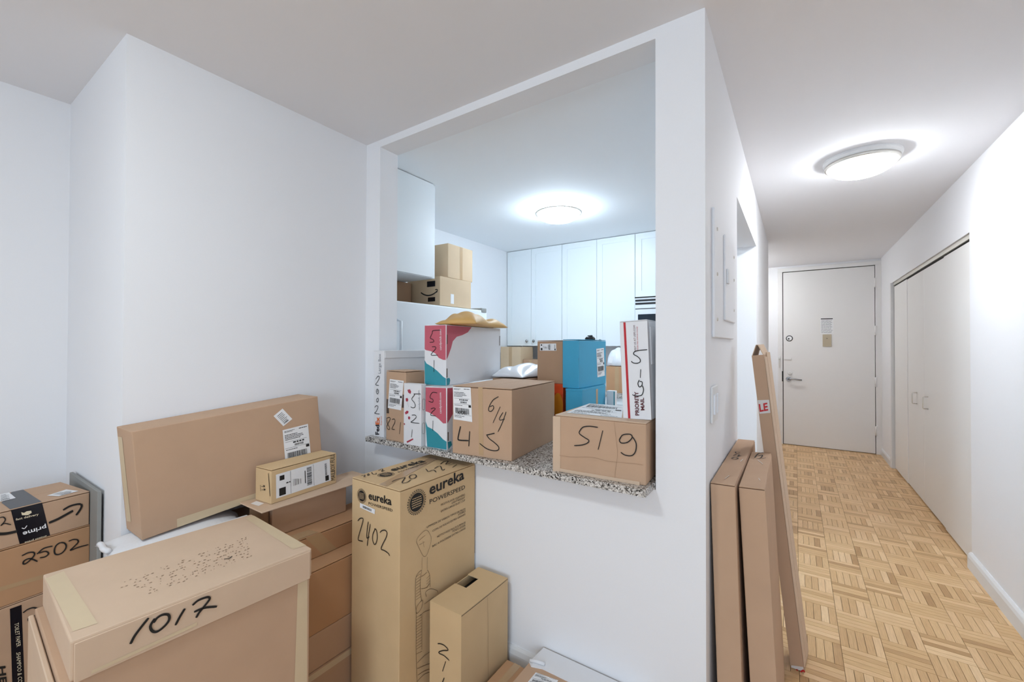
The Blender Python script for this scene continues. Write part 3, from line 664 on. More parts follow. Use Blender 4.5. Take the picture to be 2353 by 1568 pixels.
structure(boxes('wall_back', 'wall', [(-.9, -.19, YD, 7.05, 0, CEIL), (.875, 1.6, YD, 7.05, 0, CEIL), (-.19, .875, YD, 7.05, 2.405, CEIL)]))
CL0, CL1, CLZ = 3.70, 6.22, 2.045
structure(boxes('wall_right', 'wall', [(XR, XR + .1, YX, CL0, 0, CEIL), (XR, XR + .1, CL0, CL1, CLZ, CEIL), (XR, XR + .1, CL1, YD, 0, CEIL)]))
structure(boxes('wall_closet', 'wall', [(XR + .65, XR + .7, CL0 - .1, CL1 + .1, 0, CEIL), (XR + .1, XR + .65, CL0 - .1, CL0, 0, CEIL), (XR + .1, XR + .65, CL1, CL1 + .1, 0, CEIL)]))
structure(boxes('wall_living_right', 'wall', [(XE, XE + .1, -3.3, YX, 0, CEIL), (XR + .1, XE + .1, YX, YX + .1, 0, CEIL)]))
structure(boxes('wall_rear', 'wall', [(-2.9, WIN[0], -3.4, -3.3, 0, CEIL), (WIN[1], 3.3, -3.4, -3.3, 0, CEIL), (WIN[0], WIN[1], -3.4, -3.3, 0, WIN[2]), (WIN[0], WIN[1], -3.4, -3.3, WIN[3], CEIL)]))
w1 = structure(bpy.data.objects.new('window_1', None)); C.objects.link(w1); w1.location = (1.0, -3.35, 0)
for nm, L in (('window_frame', [(-1.6, 1.6, -.04, .04, .75, .80), (-1.6, 1.6, -.04, .04, 2.2, 2.25), (-1.6, -1.55, -.04, .04, .8, 2.2), (1.55, 1.6, -.04, .04, .8, 2.2), (-.025, .025, -.04, .04, .8, 2.2)]), ('window_sill', [(-1.65, 1.65, .05, .16, .72, .75)])):
    boxes(nm, 'trim', L, w1, .004)
for x0, x1 in ((-1.55, -.025), (.025, 1.55)): boxes('window_pane', 'glass', [(x0, x1, -.012, -.008, .8, 2.2)], w1)

# baseboards
def baseboard(name, x0, y0, x1, y1, h=.095, t=.014):
    d = Vector((x1-x0, y1-y0)); L = d.length; a = math.atan2(d.y, d.x)
    prof = [(0, 0), (-t, 0), (-t, h*.72), (-t*.75, h*.9), (-t*.35, h), (0, h)]
    bm = bmesh.new(); A = [bm.verts.new((0, y, z)) for y, z in prof]; B = [bm.verts.new((L, y, z)) for y, z in prof]
    bm.faces.new(A); bm.faces.new(list(reversed(B)))
    for i in range(len(prof)): bm.faces.new((A[i], B[i], B[(i+1) % 6], A[(i+1) % 6]))
    bmesh.ops.recalc_face_normals(bm, faces=bm.faces[:])
    return structure(link(name, to_me(bm, name), 'trim', None, (x0, y0, 0), (0, 0, a)))
baseboard('baseboard_front', XW, YP, XH, YP, .105)
baseboard('baseboard_right', XR, CL0, XR, YX, .095, .02)
baseboard('baseboard_right_far', XR, YD - .02, XR, CL1 + .02, .085)
baseboard('baseboard_column', XW, .469, XW, YP, .105)
baseboard('baseboard_left', XL, -3.3, XL, .469, .105)
baseboard('baseboard_column_front', XL, .469, XW, .469, .105)
baseboard('baseboard_hall', XH, YP, XH, DW0 - .03, .09)
baseboard('baseboard_hall_far', XH, DW1 + .03, XH, YE, .09)

# parquet: squares of five oak fingers, turned in alternation
TS, NF = .1555, 5
def slat_mesh():
    w = TS / NF; g = .0007; L = TS/2 - g; W = w/2 - g
    me = bpy.data.meshes.new('slat')
    V = [(-L,-W,-.007),(L,-W,-.007),(L,W,-.007),(-L,W,-.007),(-L,-W,-.0006),(L,-W,-.0006),(L,W,-.0006),(-L,W,-.0006),(-L+.0006,-W+.0006,0),(L-.0006,-W+.0006,0),(L-.0006,W-.0006,0),(-L+.0006,W-.0006,0)]
    Fc = [(8,9,10,11),(4,5,9,8),(5,6,10,9),(6,7,11,10),(7,4,8,11),(0,1,5,4),(1,2,6,5),(2,3,7,6),(3,0,4,7)]
    return V, Fc
SV, SF = slat_mesh()
def slat_data(items, name):
    V, F, U = [], [], []
    for (x, y, o) in items:
        n = len(V)
        for a, b, c in SV:
            V.append((x + (a if o else -b), y + (b if o else a), c)); U.append((a, b))
        F += [tuple(n + i for i in f) for f in SF]
    me = bpy.data.meshes.new(name); me.from_pydata(V, [], F)
    uv = me.uv_layers.new(name='UVMap')
    for l in me.loops: uv.data[l.index].uv = U[l.vertex_index]
    me.update(); me.materials.append(MATS['parquet']); return me
near, rest = [], []
X0, Y0 = .475, 2.885
cam_p = Vector((0, 0))
for i in range(-22, 18):
    for j in range(-41, 28):
        cx, cy = X0 + (i + .5) * TS, Y0 + (j + .5) * TS
        if cx - TS/2 < -2.81 or cx + TS/2 > (XR + .13 if cy > YX else XE + .1) or cy - TS/2 < -3.4 or cy + TS/2 > YD + .15 or (cx < XHI - TS/2 and YB < cy < YK): continue
        o = (i + j) % 2 == 0
        vis = XH - .05 < cx < XR and cy > 2.0 and cx / cy < .62 and not (cx < .06 and cy < 2.3)
        for k in range(NF):
            d = (k - (NF-1)/2) * TS / NF
            (near if vis else rest).append((cx, cy + d, True) if o else (cx + d, cy, False))
near.sort(key=lambda q: math.hypot(q[0], q[1]))
rest += near[300:]; near = near[:300]
proto = slat_data([(0, 0, True)], 'slat')
for x, y, o in near:
    s = bpy.data.objects.new('slat', proto); C.objects.link(s); s.parent = fl
    s.location = (x, y, 0); s.rotation_euler = (0, 0, 0 if o else math.pi/2)
st = bpy.data.objects.new('parquet_field', slat_data(rest, 'parquet_field')); C.objects.link(st); st.parent = fl; st['kind'] = 'stuff'

structure(boxes('floor_kitchen', 'bounce_tile', [(XK, XHI, YB, YK, -.0074, .0)]))  # unseen pale floor, added to keep warm bounce light out of the kitchen

# ------------------------------------------------------------------ entrance door
d1 = structure(bpy.data.objects.new('door_1', None)); C.objects.link(d1); d1.location = (.346, YD, 0)
def dl(L): return [(a - .346, b - .346, c, d, e, f) for a, b, c, d, e, f in L]
boxes('door_frame', 'door_paint', dl([(-.205, -.150, -.022, .12, 0, 2.362), (.826, .886, -.022, .12, 0, 2.362), (-.205, .886, -.022, .12, 2.362, 2.412)]), d1, .002)
boxes('door_backing', 'gap', dl([(-.150, .826, .03, .06, 0, 2.362)]), d1)
boxes('door_leaf', 'door_paint', dl([(-.142, .820, -.016, .028, .008, 2.352)]), d1, .0015)
boxes('strike_plate', 'gap', dl([(-.158, -.149, -.024, .0, .86, 1.0)]), d1)
for z in (2.14, 1.541, .899, .291):
    h = boxes('hinge', 'door_paint', dl([(.814, .838, -.028, -.014, z - .06, z + .06)]), d1, .002)
    bm = bmesh.new(); tube(bm, [(.824 - .346, -.026, z - .06), (.824 - .346, -.026, z + .06)], .008, 10); link('hinge_pin', to_me(bm, smooth=True), 'door_paint', h)
def disc(name, m, parent, x, z, r, t, y=-.016, prof=None):
    bm = lathe(prof or [(0, 0), (r, 0), (r, t*.6), (r*.85, t), (0, t)], 28)
    return link(name, to_me(bm, name, False), m, parent, (x - .346, y, z), (math.pi/2, 0, 0))
p = disc('door_viewer', 'dark_plastic', d1, -.072, 1.449, .040, .006)
link('viewer_plate', to_me(lathe([(0, .006), (.030, .006), (.028, .009), (0, .009)], 28)), 'paper', p)
link('viewer_lens', to_me(lathe([(0, .009), (.010, .009), (.008, .014), (0, .014)], 20)), 'dark_plastic', p, (-.008, -.006, 0))
p = disc('deadbolt', 'door_paint', d1, -.068, .979, .025, .012)
link('deadbolt_slot', to_me(lathe([(0, .012), (.010, .012), (.009, .018), (0, .018)], 20)), 'metal', p)
p = disc('lever_handle', 'chrome', d1, -.085, .895, .028, .014)
bm = bmesh.new(); tube(bm, [(0, 0, .012), (0, 0, .045)], .011, 12); tube(bm, [(-.008, 0, .046), (.03, .003, .050), (.08, .002, .050), (.13, -.004, .046), (.15, -.006, .040)], .0095, 12)
link('lever', to_me(bm, smooth=True), 'chrome', p)
boxes('chain_track', 'door_paint', dl([(-.132, -.050, -.026, -.016, 1.158, 1.186)]), d1, .002)
ck = boxes('chain_keeper', 'door_paint', dl([(-.200, -.176, -.032, -.022, 1.165, 1.205)]), d1, .002)
bm = bmesh.new()
for k in range(9): tube(bm, [(-.188 - .346 + .005*math.cos(t), -.034 - .002*(k % 2), 1.155 - k*.013 + .0085*math.sin(t)) for t in [i*math.pi/4 for i in range(9)]], .0022, 6)
link('chain', to_me(bm, smooth=True), 'metal', ck)
n1 = boxes('notice', 'paper', dl([(.270, .408, -.018, -.0162, 1.505, 1.715)]), d1)
r = random.Random(2); P = []
fmn = lambda u, v, h: (u - .346, -.018 - h, v)
P.append([(.275, 1.697), (.402, 1.697), (.402, 1.709), (.275, 1.709)])
for i in range(12):
    x = .28
    while x < .385:
        w = r.uniform(.01, .04); P.append([(x, 1.68 - i*.0145), (min(x+w, .4), 1.68 - i*.0145), (min(x+w, .4), 1.685 - i*.0145), (x, 1.685 - i*.0145)]); x += w + .004
link('notice_heading', poly_mesh(P[:1], fmn, .0006), 'ink', n1)
link('notice_text', poly_mesh(P[1:], fmn, .0006), 'greyprint', n1)
bp_ = boxes('door_plate', 'beige_plate', dl([(.294, .387, -.024, -.016, 1.338, 1.498)]), d1, .002)
link('plate_screw', to_me(lathe([(0, 0), (.005, 0), (.004, .002), (0, .002)], 14)), 'dark_plastic', bp_, (-.006, -.024, 1.446), (math.pi/2, 0, 0))

# ------------------------------------------------------------------ closet doors
d2 = structure(bpy.data.objects.new('door_2', None)); C.objects.link(d2); d2.location = (XR, (CL0+CL1)/2, 0)
cy = (CL0 + CL1) / 2
boxes('door_track', 'metal', [(.012, .060, CL0 - cy + .001, CL1 - cy - .001, CLZ - .03, CLZ)], d2)
boxes('track_shade', 'gap', [(.022, .050, CL0 - cy + .001, CL1 - cy - .001, CLZ - .046, CLZ - .031)], d2)  # dark strip painted in for the shade under the track
boxes('door_casing', 'trim', [(-.012, .03, CL1 - cy - .004, CL1 - cy + .05, 0, CLZ)], d2, .002)
n = 4; pw = (CL1 - CL0 - .03) / n
for k in range(n):
    y0 = CL0 - cy + .008 + k * pw; off = .018 + (.006 if k in (1, 2) else 0)
    pn = boxes('door_panel', 'closet_paint', [(off, off + .028, y0 + .002, y0 + pw - .002, .012, CLZ - .042)], d2, .0025)
    if k in (1, 2):
        hy = y0 + (pw * .80 if k == 1 else pw * .42); hz = .877
        bm = bmesh.new(); tube(bm, [(off + .002, hy, hz - .05), (off - .028, hy, hz - .05), (off - .032, hy, hz - .044), (off - .032, hy, hz + .044), (off - .028, hy, hz + .05), (off + .002, hy, hz + .05)], .0045, 8)
        link('pull_handle', to_me(bm, smooth=True), 'metal', pn)

# ------------------------------------------------------------------ ceiling lamps
def ceiling_lamp(label, x, y, rad, strength, col, halo):
    t = thing('ceiling_lamp', label, 'lamp', (x, y, CEIL), (0, 0, 0), 'round flush ceiling lamps')
    nm = 'lamp_glow_%d' % len(MATS)
    mat(nm, (col[0], col[1], col[2], 1), .5, emit=strength)
    if halo > 1:
        link('upper_glass', to_me(lathe([(rad*.90, -.012), (rad*.97, -.016), (rad*.97, -.030), (rad*.93, -.034)], 28), smooth=True), nm, t)
        link('rim', to_me(lathe([(rad*.90, -.032), (rad*1.012, -.033), (rad*1.005, -.040), (rad*.90, -.041)], 48), smooth=True), 'metal', t)
    else:
      link('ceiling_plate', to_me(lathe([(0, -.001), (rad*1.06, -.001), (rad*1.06, -.012), (rad*.99, -.028), (rad*.90, -.03), (0, -.03)], 48)), 'trim', t)
      link('rim', to_me(lathe([(rad*.93, -.028), (rad*1.01, -.028), (rad*1.0, -.042), (rad*.92, -.048), (rad*.90, -.04)], 48), smooth=True), 'metal', t)
    pr = [(rad*.92*math.cos(a), -.040 - .068*math.sin(a)) for a in [i*math.pi/2/6 for i in range(7)]]
    pr[-1] = (0, pr[-1][1])
    link('glass_dome', to_me(lathe(pr, 28), smooth=True), nm, t)
    return t
ceiling_lamp('round glowing glass dome lamp on the hall ceiling', .32, 3.16, .172, LAMP_HALL, (.93, .965, 1.0), 1)
ceiling_lamp('round glowing glass dome lamp on the kitchen ceiling', -1.575, 3.01, .185, LAMP_KITCHEN, (.72, .87, 1.0), 2)
ceiling_lamp('round glowing glass dome lamp on the living room ceiling behind the camera', -.95, -.30, .172, LAMP_LIVING, (.88, .96, 1.0), 1)
ceiling_lamp('added unseen dome lamp in the side passage, brightens the entrance door', -.64, 6.2, .12, 75.0, (.95, .98, 1.0), 1)  # added lamp out of view, lifts the dim far end of the hall

# ------------------------------------------------------------------ fittings on the hall wall
t = thing('breaker_panel', 'white painted breaker panel cover on the hall wall', 'panel', (XH, 1.855, 1.60))
boxes('cover_plate', 'wall', [(0, .010, -.265, .265, -.225, .225)], t, .003)
dr = boxes('panel_door', 'wall', [(.010, .018, -.055, .25, -.155, .175)], t, .003)
boxes('latch', 'trim', [(.018, .026, -.035, -.005, -.012, .045)], dr, .002)
for y, z in ((-.21, .16), (-.21, -.16), (-.21, 0), (.20, .13), (.20, .03), (.2, -.1)):
    link('screw', to_me(lathe([(0, 0), (.007, 0), (.005, .003), (0, .003)], 14)), 'metal', t, (.018 if y > 0 else .010, y, z), (0, math.pi/2, 0))
t = thing('light_switch', 'white double rocker light switch plate on the hall wall', 'switch', (XH, 1.615, 1.145))
boxes('switch_plate', 'trim', [(0, .008, -.060, .060, -.062, .062)], t, .003)
for s in (-1, 1):
    q = boxes('rocker', 'plastic_white', [(.006, .014, s*.028 - .014, s*.028 + .014, -.034, .034)], t, .002)
t = thing('wall_outlet', 'white outlet plate low on the wall beside the vacuum box', 'outlet', (-1.215, YP, .37))
boxes('outlet_plate', 'trim', [(-.035, .035, -.007, 0, -.058, .058)], t, .003)
for z in (-.02, .02): boxes('socket', 'plastic_white', [(-.016, .016, -.010, -.006, z - .014, z + .014)], t, .003)

# ------------------------------------------------------------------ pass-through counter and kitchen
ct = tag(boxes('granite_counter', 'granite', [(-1.82, -.404, 1.375, YP, .855, .88), (-1.835, -.399, YP, YB + .001, .855, .88), (-1.93, -.399, YB + .001, 2.33, .855, .88)], None, .0), 'grey speckled granite counter in the pass-through opening', 'counter')
def cabinet(name, label, x0, x1, y0, y1, z0, z1, doors, front, knobs=(), m='cabinet', frame=True, group=None):
    """front: '-Y' or '+X'. doors: list of (a0,a1) along the front."""
    t = thing(name, label, 'cabinet', ((x0+x1)/2, (y0+y1)/2, z0), group=group)
    hx, hy, h = (x1-x0)/2, (y1-y0)/2, z1 - z0
    boxes('body', m, [(-hx, hx, -hy, hy, 0, h)], t, .001)
    for k, (a0, a1) in enumerate(doors):
        if front == '-Y':
            ca = (x0+x1)/2; B = lambda u0, u1, v0, v1, d0, d1: (u0 - ca, u1 - ca, -hy - d1, -hy - d0, v0, v1)
        elif front == '+Y':
            ca = (x0+x1)/2; B = lambda u0, u1, v0, v1, d0, d1: (u0 - ca, u1 - ca, hy + d0, hy + d1, v0, v1)
        else:
            ca = (y0+y1)/2; B = lambda u0, u1, v0, v1, d0, d1: (hx + d0, hx + d1, u0 - ca, u1 - ca, v0, v1)
        g = .0018; f = .062
        if frame:
            L = [B(a0+g, a1-g, .003, f, .0005, .019), B(a0+g, a1-g, h-f, h-.003, .0005, .019), B(a0+g, a0+f, f, h-f, .0005, .019), B(a1-f, a1-g, f, h-f, .0005, .019), B(a0+f, a1-f, f, h-f, .0005, .013)]
        else: L = [B(a0+g, a1-g, .003, h-.003, .0005, .019)]
        dd = boxes('door', m, L, t)
        if k < len(knobs) and knobs[k] is not None:
            ku, kv = knobs[k]
            bm = lathe([(0, 0), (.006, 0), (.006, .012), (.016, .018), (.016, .026), (.010, .031), (0, .031)], 18)
            q = B(ku, ku, kv, kv, .019, .019)
            link('knob', to_me(bm, smooth=True), 'chrome', dd, (q[0], q[2], q[4]), (math.pi/2, 0, 0) if front == '-Y' else (0, math.pi/2, 0))
    return t
cabinet('upper_cabinet', 'white two-door upper cabinet with chrome knobs in the kitchen corner', -2.80, -2.087, 4.089, YK, 1.338, 2.435, [(-2.80, -2.475), (-2.475, -2.087)], '-Y', [(-2.52, .055), (-2.43, .055)])
cabinet('upper_cabinet', 'white two-door upper cabinet between the corner unit and the microwave', -2.085, -1.295, 4.089, YK, 1.338, 2.435, [(-2.085, -1.69), (-1.69, -1.295)], '-Y', [(-1.735, .055), (-1.645, .055)])
cabinet('upper_cabinet', 'short white upper cabinet hanging above the microwave', -1.293, -.5, 4.089, YK, 1.812, 2.435, [(-1.293, -.9), (-.9, -.5)], '-Y')
cabinet('upper_cabinet', 'deep white cabinet beside the pass-through at the kitchen ceiling', XK + .002, -2.052, 1.592, 2.105, 1.80, 2.436, [(1.592, 2.075)], '+X', frame=False)
cabinet('base_cabinet', 'white base cabinet run under the back kitchen counter', -2.79, -.42, 3.84, YK - .02, .0, .86, [(-2.79, -2.2), (-2.2, -1.6), (-1.6, -1.0), (-1.0, -.42)], '-Y')
tag(boxes('back_counter', 'granite', [(-2.803, -.40, 3.80, YK - .001, .862, .90)], None, .002), 'grey granite counter under the back kitchen cabinets', 'counter')
cabinet('base_cabinet', 'white base cabinet run under the pass-through counter', -1.93, -.42, 1.61, 2.28, .0, .853, [(-1.93, -1.2), (-1.2, -.42)], '+Y', frame=False)
t = thing('microwave', 'white over-range microwave with black vent slots', 'microwave', (-.90, 4.21, 1.38))
boxes('body', 'appliance', [(-.375, .375, -.205, .205, 0, .428)], t, .004)
for z in (.355, .385): boxes('vent_slot', 'dark_plastic', [(-.37, .37, -.209, -.204, z, z + .017)], t)
boxes('vent_slot', 'dark_plastic', [(-.37, .37, -.209, -.204, .312, .318)], t)
boxes('door_window', 'dark_glass', [(-.345, .20, -.211, -.204, .06, .262)], t, .003)
boxes('vent_lip', 'gap', [(-.375, .375, -.210, -.204, .418, .428)], t)

t = thing('refrigerator', 'white refrigerator with boxes piled on top', 'refrigerator', (-2.41, 2.195, 0))
boxes('body', 'appliance', [(-.385, .31, -.47, .47, .02, 1.622)], t, .004)
boxes('freezer_door', 'appliance', [(.315, .38, -.47, .47, 1.16, 1.618)], t, .008, seg=2)
boxes('fridge_door', 'appliance', [(.315, .38, -.47, .47, .06, 1.15)], t, .008, seg=2)
boxes('hinge_cover', 'board_grey', [(.25, .383, .40, .465, 1.6, 1.636)], t, .004)
for z0, z1 in ((1.2, 1.5), (.7, 1.1)):
    bm = bmesh.new(); tube(bm, [(.38, -.44, z0), (.42, -.44, z0 + .01), (.42, -.44, z1 - .01), (.38, -.44, z1)], .009, 8); link('door_handle', to_me(bm, smooth=True), 'appliance', t)

# ------------------------------------------------------------------ boxes on the refrigerator
def smile(parent, fm, c, w, m='ink'):
    S = [(c[0] + w*(i/10 - .5), c[1] - .16*w*(1 - (i/5 - 1)**2)) for i in range(11)]
    link('printed_smile', pen_mesh([S], w*.055, fm, .0015), m, parent)
    e = S[-1]; link('printed_smile', pen_mesh([[(e[0] - .12*w, e[1] + .07*w), (e[0] + .01*w, e[1] + .06*w), (e[0] - .02*w, e[1] - .06*w)]], w*.045, fm, .0016), m, parent)
g = (-2.225, 2.335, 1.624, .33, .34, .205, 0, 0, 0)
t = carton('fr1', 'cardboard_box', 'brown box with a printed smile on the refrigerator, under another box', m='card_pale', geo=g)
smile(t, face_map(g[3:6], 'F'), (.06, .10), .16)
strip(t, g[3:6], 'F', [(.04, .135), (.12, .135), (.12, .175), (.04, .175)], 'blacktape', 'printed_panel', .001)
strip(t, g[3:6], 'F', [(.05, .03), (.12, .03), (.12, .06), (.05, .06)], 'blacktape', 'printed_panel', .001)
strip(t, g[3:6], 'R', [(-.06, .02), (-.025, .02), (-.025, .09), (-.06, .09)], 'paper', 'sticker', .001)
g = (-2.235, 2.385, 1.8305, .34, .285, .245, 0, 0, .03)
t = carton('fr2', 'cardboard_box', 'topmost pale brown box stacked on the refrigerator', m='card_pale', geo=g)
strip(t, g[3:6], 'R', [(-.01, .002), (.02, .002), (.02, .243), (-.01, .243)], 'cleartape')
g = (-2.46, 2.00, 1.624, .26, .30, .172, 0, 0, 0)
t = carton('fr3', 'cardboard_box', 'brown box on the refrigerator under the deep white cabinet', m='card_dark', geo=g)
strip(t, g[3:6], 'F', [(-.02, .001), (.02, .001), (.02, .164), (-.02, .164)], 'cleartape')

# ------------------------------------------------------------------ things on the back counter
g = (-2.605, 3.98, .90, .265, .26, .428, 0, 0, 0); t = carton('bk1', 'cardboard_box', 'tall light brown box on the back kitchen counter', m='card_pale', geo=g)
strip(t, g[3:6], 'F', [(-.02, .002), (.02, .002), (.02, .426), (-.02, .426)], 'cleartape')
g = (-2.37, 4.0, .90, .19, .22, .29, 0, 0, 0); t = carton('bk2', 'cardboard_box', 'low brown box beside the tall light one on the back counter', m='card_dark', geo=g)
strip(t, g[3:6], 'F', [(-.015, .002), (.015, .002), (.015, .288), (-.015, .288)], 'cleartape')
g = (-1.40, 3.98, .90, .21, .24, .247, 0, 0, 0); t = carton('bk3', 'cardboard_box', 'brown box with a white bag on it on the back counter', m='card_warm', geo=g)
strip(t, g[3:6], 'F', [(-.02, .002), (.02, .002), (.02, .245), (-.02, .245)], 'cleartape')
t = thing('plastic_bag', 'upright white plastic bag on the brown box of the back counter', 'bag', (-1.44, 3.95, 1.149))
link('bag_film', pillow(.17, .15, .175, 21, 18, .3), 'plastic_white', t)
strip(t, (.17, .15, .1), 'F', [(-.04, .03), (.02, .03), (.02, .09), (-.04, .09)], 'paper', 'bag_label', -.004)

# ------------------------------------------------------------------ boxes standing on the pass-through counter
t = carton('fedex', 'shipping_box', 'narrow white box with orange and purple lettering and the number 2002', m='white_card', bev=.002)
sx, sy, sz = BOX['fedex'][3:6]
boxes('lid_flap', 'white_card', [(-sx/2 - .002, sx/2 + .004, -sy/2 - .001, sy/2, sz - .001, sz + .003)], t, .001)
boxes('lid_flap', 'white_card', [(sx/2 + .0005, sx/2 + .004, -sy/2 + .004, sy/2, sz - .035, sz - .001)], t, .001)
t = carton('b821', 'cardboard_box', 'brown box marked 821 with a shipping label on the counter', m='card', flaps='one')
t = carton('white521', 'candy_box', 'white box with red candy drawings marked 521 on the counter', m='white_card', bev=.002)
sx, sy, sz = BOX['white521'][3:6]
boxes('lid_flap', 'white_card', [(-sx/2, sx/2, -sy/2, sy/2, sz, sz + .003)], t, .001)
for z in (.06, .17):
    pen = pen_mesh([[(-.008, z), (-.010, z + .02), (-.008, z + .045), (.004, z + .045), (.006, z + .02), (.004, z), (-.008, z)]], .0012, face_map((sx, sy, sz), 'R'), .0012); link('tab_slot', pen, 'slot', t)
t = carton('candyL', 'candy_box', 'pink white and teal box standing directly on the counter', m='white_card', bev=.002)
t = carton('candyU', 'candy_box', 'long pink white and teal box stacked on another, under a padded envelope', m='white_card', bev=.002)
t = carton('big614', 'cardboard_box', 'large brown box marked 614 and 45 in the middle of the counter', m='card', flaps='y')
# box 519: front panel dented inwards, left edge fold standing proud
b = BOX['box519']; sx, sy, sz = b[3:6]
t = thing('cardboard_box', 'creased brown box marked 519 at the right end of the counter', 'box', b[:3], b[6:9])
boxes('body', 'card', [(-sx/2, sx/2, -sy/2 + .001, sy/2, 0, sz - .004)], t, .006, seg=3)
boxes('flap', 'card_light', [(-sx/2, sx/2, -sy/2, sy/2, sz - .0037, sz)], t, .0015)
bm = bmesh.new()
prism(bm, [(-sx/2 - .004, -sy/2 - .010), (-sx/2 + .022, -sy/2 - .001), (-sx/2 + .022, -sy/2 + .002), (-sx/2 - .004, -sy/2 + .004)], .0, sz - .006)
link('corner_fold', to_me(bm), 'card_light', t)
boxes('bottom_fold', 'card_light', [(-sx/2 + .02, sx/2 - .02, -sy/2 - .004, -sy/2 + .002, 0, .012)], t, .001)
apply_marks('box519', t, (sx, sy, sz))
t = carton('prio', 'mailing_box', 'tall white box with a red stripe and maroon lettering standing on box 519', m='white_card', bev=.002)
sx, sy, sz = BOX['prio'][3:6]
boxes('lid_flap', 'white_card', [(-sx/2 + .001, sx/2 - .001, -sy/2, sy/2, sz + .0005, sz + .004)], t, .001)
boxes('side_flap', 'white_card', [(sx/2 + .0005, sx/2 + .004, -sy/2 + .022, sy/2, .19, sz - .02)], t, .001)
pen = pen_mesh([[(-.072, .002), (-.070, .15), (-.068, sz - .004)]], .0018, face_map((sx, sy, sz), 'R'), .0008); link('edge_seam', pen, 'maroon', t)

e = thing('padded_envelope', 'yellow padded envelope lying on the upper pink and teal box', 'envelope', (-1.42, 1.735, 1.4417), (0, 0, .30))
link('envelope_body', pillow(.215, .50, .075, 5, 40, .62), 'kraft_pad', e)
bm = bmesh.new(); add_box(bm, -.10, .10, .235, .275, .004, .0065); link('sealed_flap', to_me(bm), 'kraft_pad', e)

# ---- further back on the counter
g = (-1.29, 2.06, .88, .20, .36, .285, 0, 0, 0); carton('sup', 'cardboard_box', 'brown box under the white plastic bag behind box 614', m='card_dark', geo=g)
t = thing('plastic_bag', 'crumpled white plastic mailing bag behind the large 614 box', 'bag', (-1.292, 2.03, 1.169), (0, 0, .0))
link('bag_film', pillow(.205, .30, .075, 8, 34, .6), 'plastic_white', t)
g = (-1.0975, 2.1, .88, .170, .22, .2615, 0, 0, 0)
t = carton('org', 'shipping_box', 'orange and yellow printed box under the brown labelled box', m='orange_card', geo=g)
strip(t, g[3:6], 'F', [(.055 + .03*math.cos(a), .15 + .065*math.sin(a)) for a in [i*math.pi/10 for i in range(20)]], 'orange_spot', 'printed_spot', .001)
t = carton('browntag', 'cardboard_box', 'brown box with a barcode label beside the blue boxes', m='card_dark', flaps='one')
t = carton('blueU', 'mailing_box', 'upper blue mailing box with a white label', m='blue_card', flaps='one', bev=.002)
t = carton('blueL', 'mailing_box', 'lower blue mailing box under the labelled blue one', m='blue_card', bev=.002)
sx, sy, sz = BOX['blueL'][3:6]
strip(t, (sx, sy, sz), 'R', [(.02, .12), (.05, .12), (.05, .23), (.02, .23)], 'cleartape', 'sticker_residue')
boxes('lid_edge', 'blue_card', [(-sx/2 - .001, sx/2 + .001, -sy/2 - .001, sy/2 + .001, sz - .012, sz - .0005)], t, .001)
t = thing('tape_cap', 'small black round cap lying on the upper blue box', 'cap', (-.935, 2.16, 1.377))
link('cap_dome', to_me(lathe([(0, 0), (.028, 0), (.028, .008), (.022, .015), (.012, .019), (0, .020)], 24), smooth=True), 'dark_plastic', t)
link('cap_ring', to_me(lathe([(.012, .017), (.015, .021), (.012, .025), (.009, .021), (.012, .017)], 20), smooth=True), 'dark_plastic', t)
g = (-.868, 2.31, .88, .05, .035, .21, 0, 0, 0)
t = carton('wb', 'small_box', 'small white box with a teal edge behind the lower blue box', m='white_card', geo=g)
strip(t, g[3:6], 'F', [(.018, 0.002), (.0245, .002), (.0245, .208), (.018, .208)], 'teal', 'printed_edge', .0008)

# ------------------------------------------------------------------ pile on the floor by the wall
# 1017: body with a shallow lid
b = BOX['body1017']; sx, sy, sz = b[3:6]
t = thing('lidded_box', 'large brown box with a taped lid marked 1017 in the foreground', 'box', b[:3], b[6:9])
boxes('body', 'card', [(-sx/2, sx/2, -sy/2 + .012, sy/2, 0, sz)], t, .003, seg=2)
boxes('end_panel', 'card_light', [(-sx/2 + .004, sx/2 - .03, -sy/2, -sy/2 + .010, 0, sz - .012)], t, .002)
apply_marks('body1017', t, (sx, sy, sz))
L = BOX['lid']; lx, ly, lz = L[3:6]
rel = Matrix.LocRotScale(Vector(b[:3]), Euler(b[6:9]), None).inverted() @ Matrix.LocRotScale(Vector(L[:3]), Euler(L[6:9]), None)
lo = boxes('lid', 'card_light', [(-lx/2, lx/2, -ly/2, ly/2, .001, lz)], t, .004, seg=2)
lo.matrix_local = rel
boxes('lid_skirt', 'card_light', [(lx/2 - .001, lx/2 + .003, -ly/2 + .006, ly/2 - .006, -.004, lz - .006)], lo, .001)
apply_marks('lid', lo, (lx + .006, ly, lz))

t = carton('eureka', 'vacuum_box', 'tall brown printed vacuum cleaner box marked 2402 under the counter', m='card_yellow', flaps='y')
sx, sy, sz = BOX['eureka'][3:6]
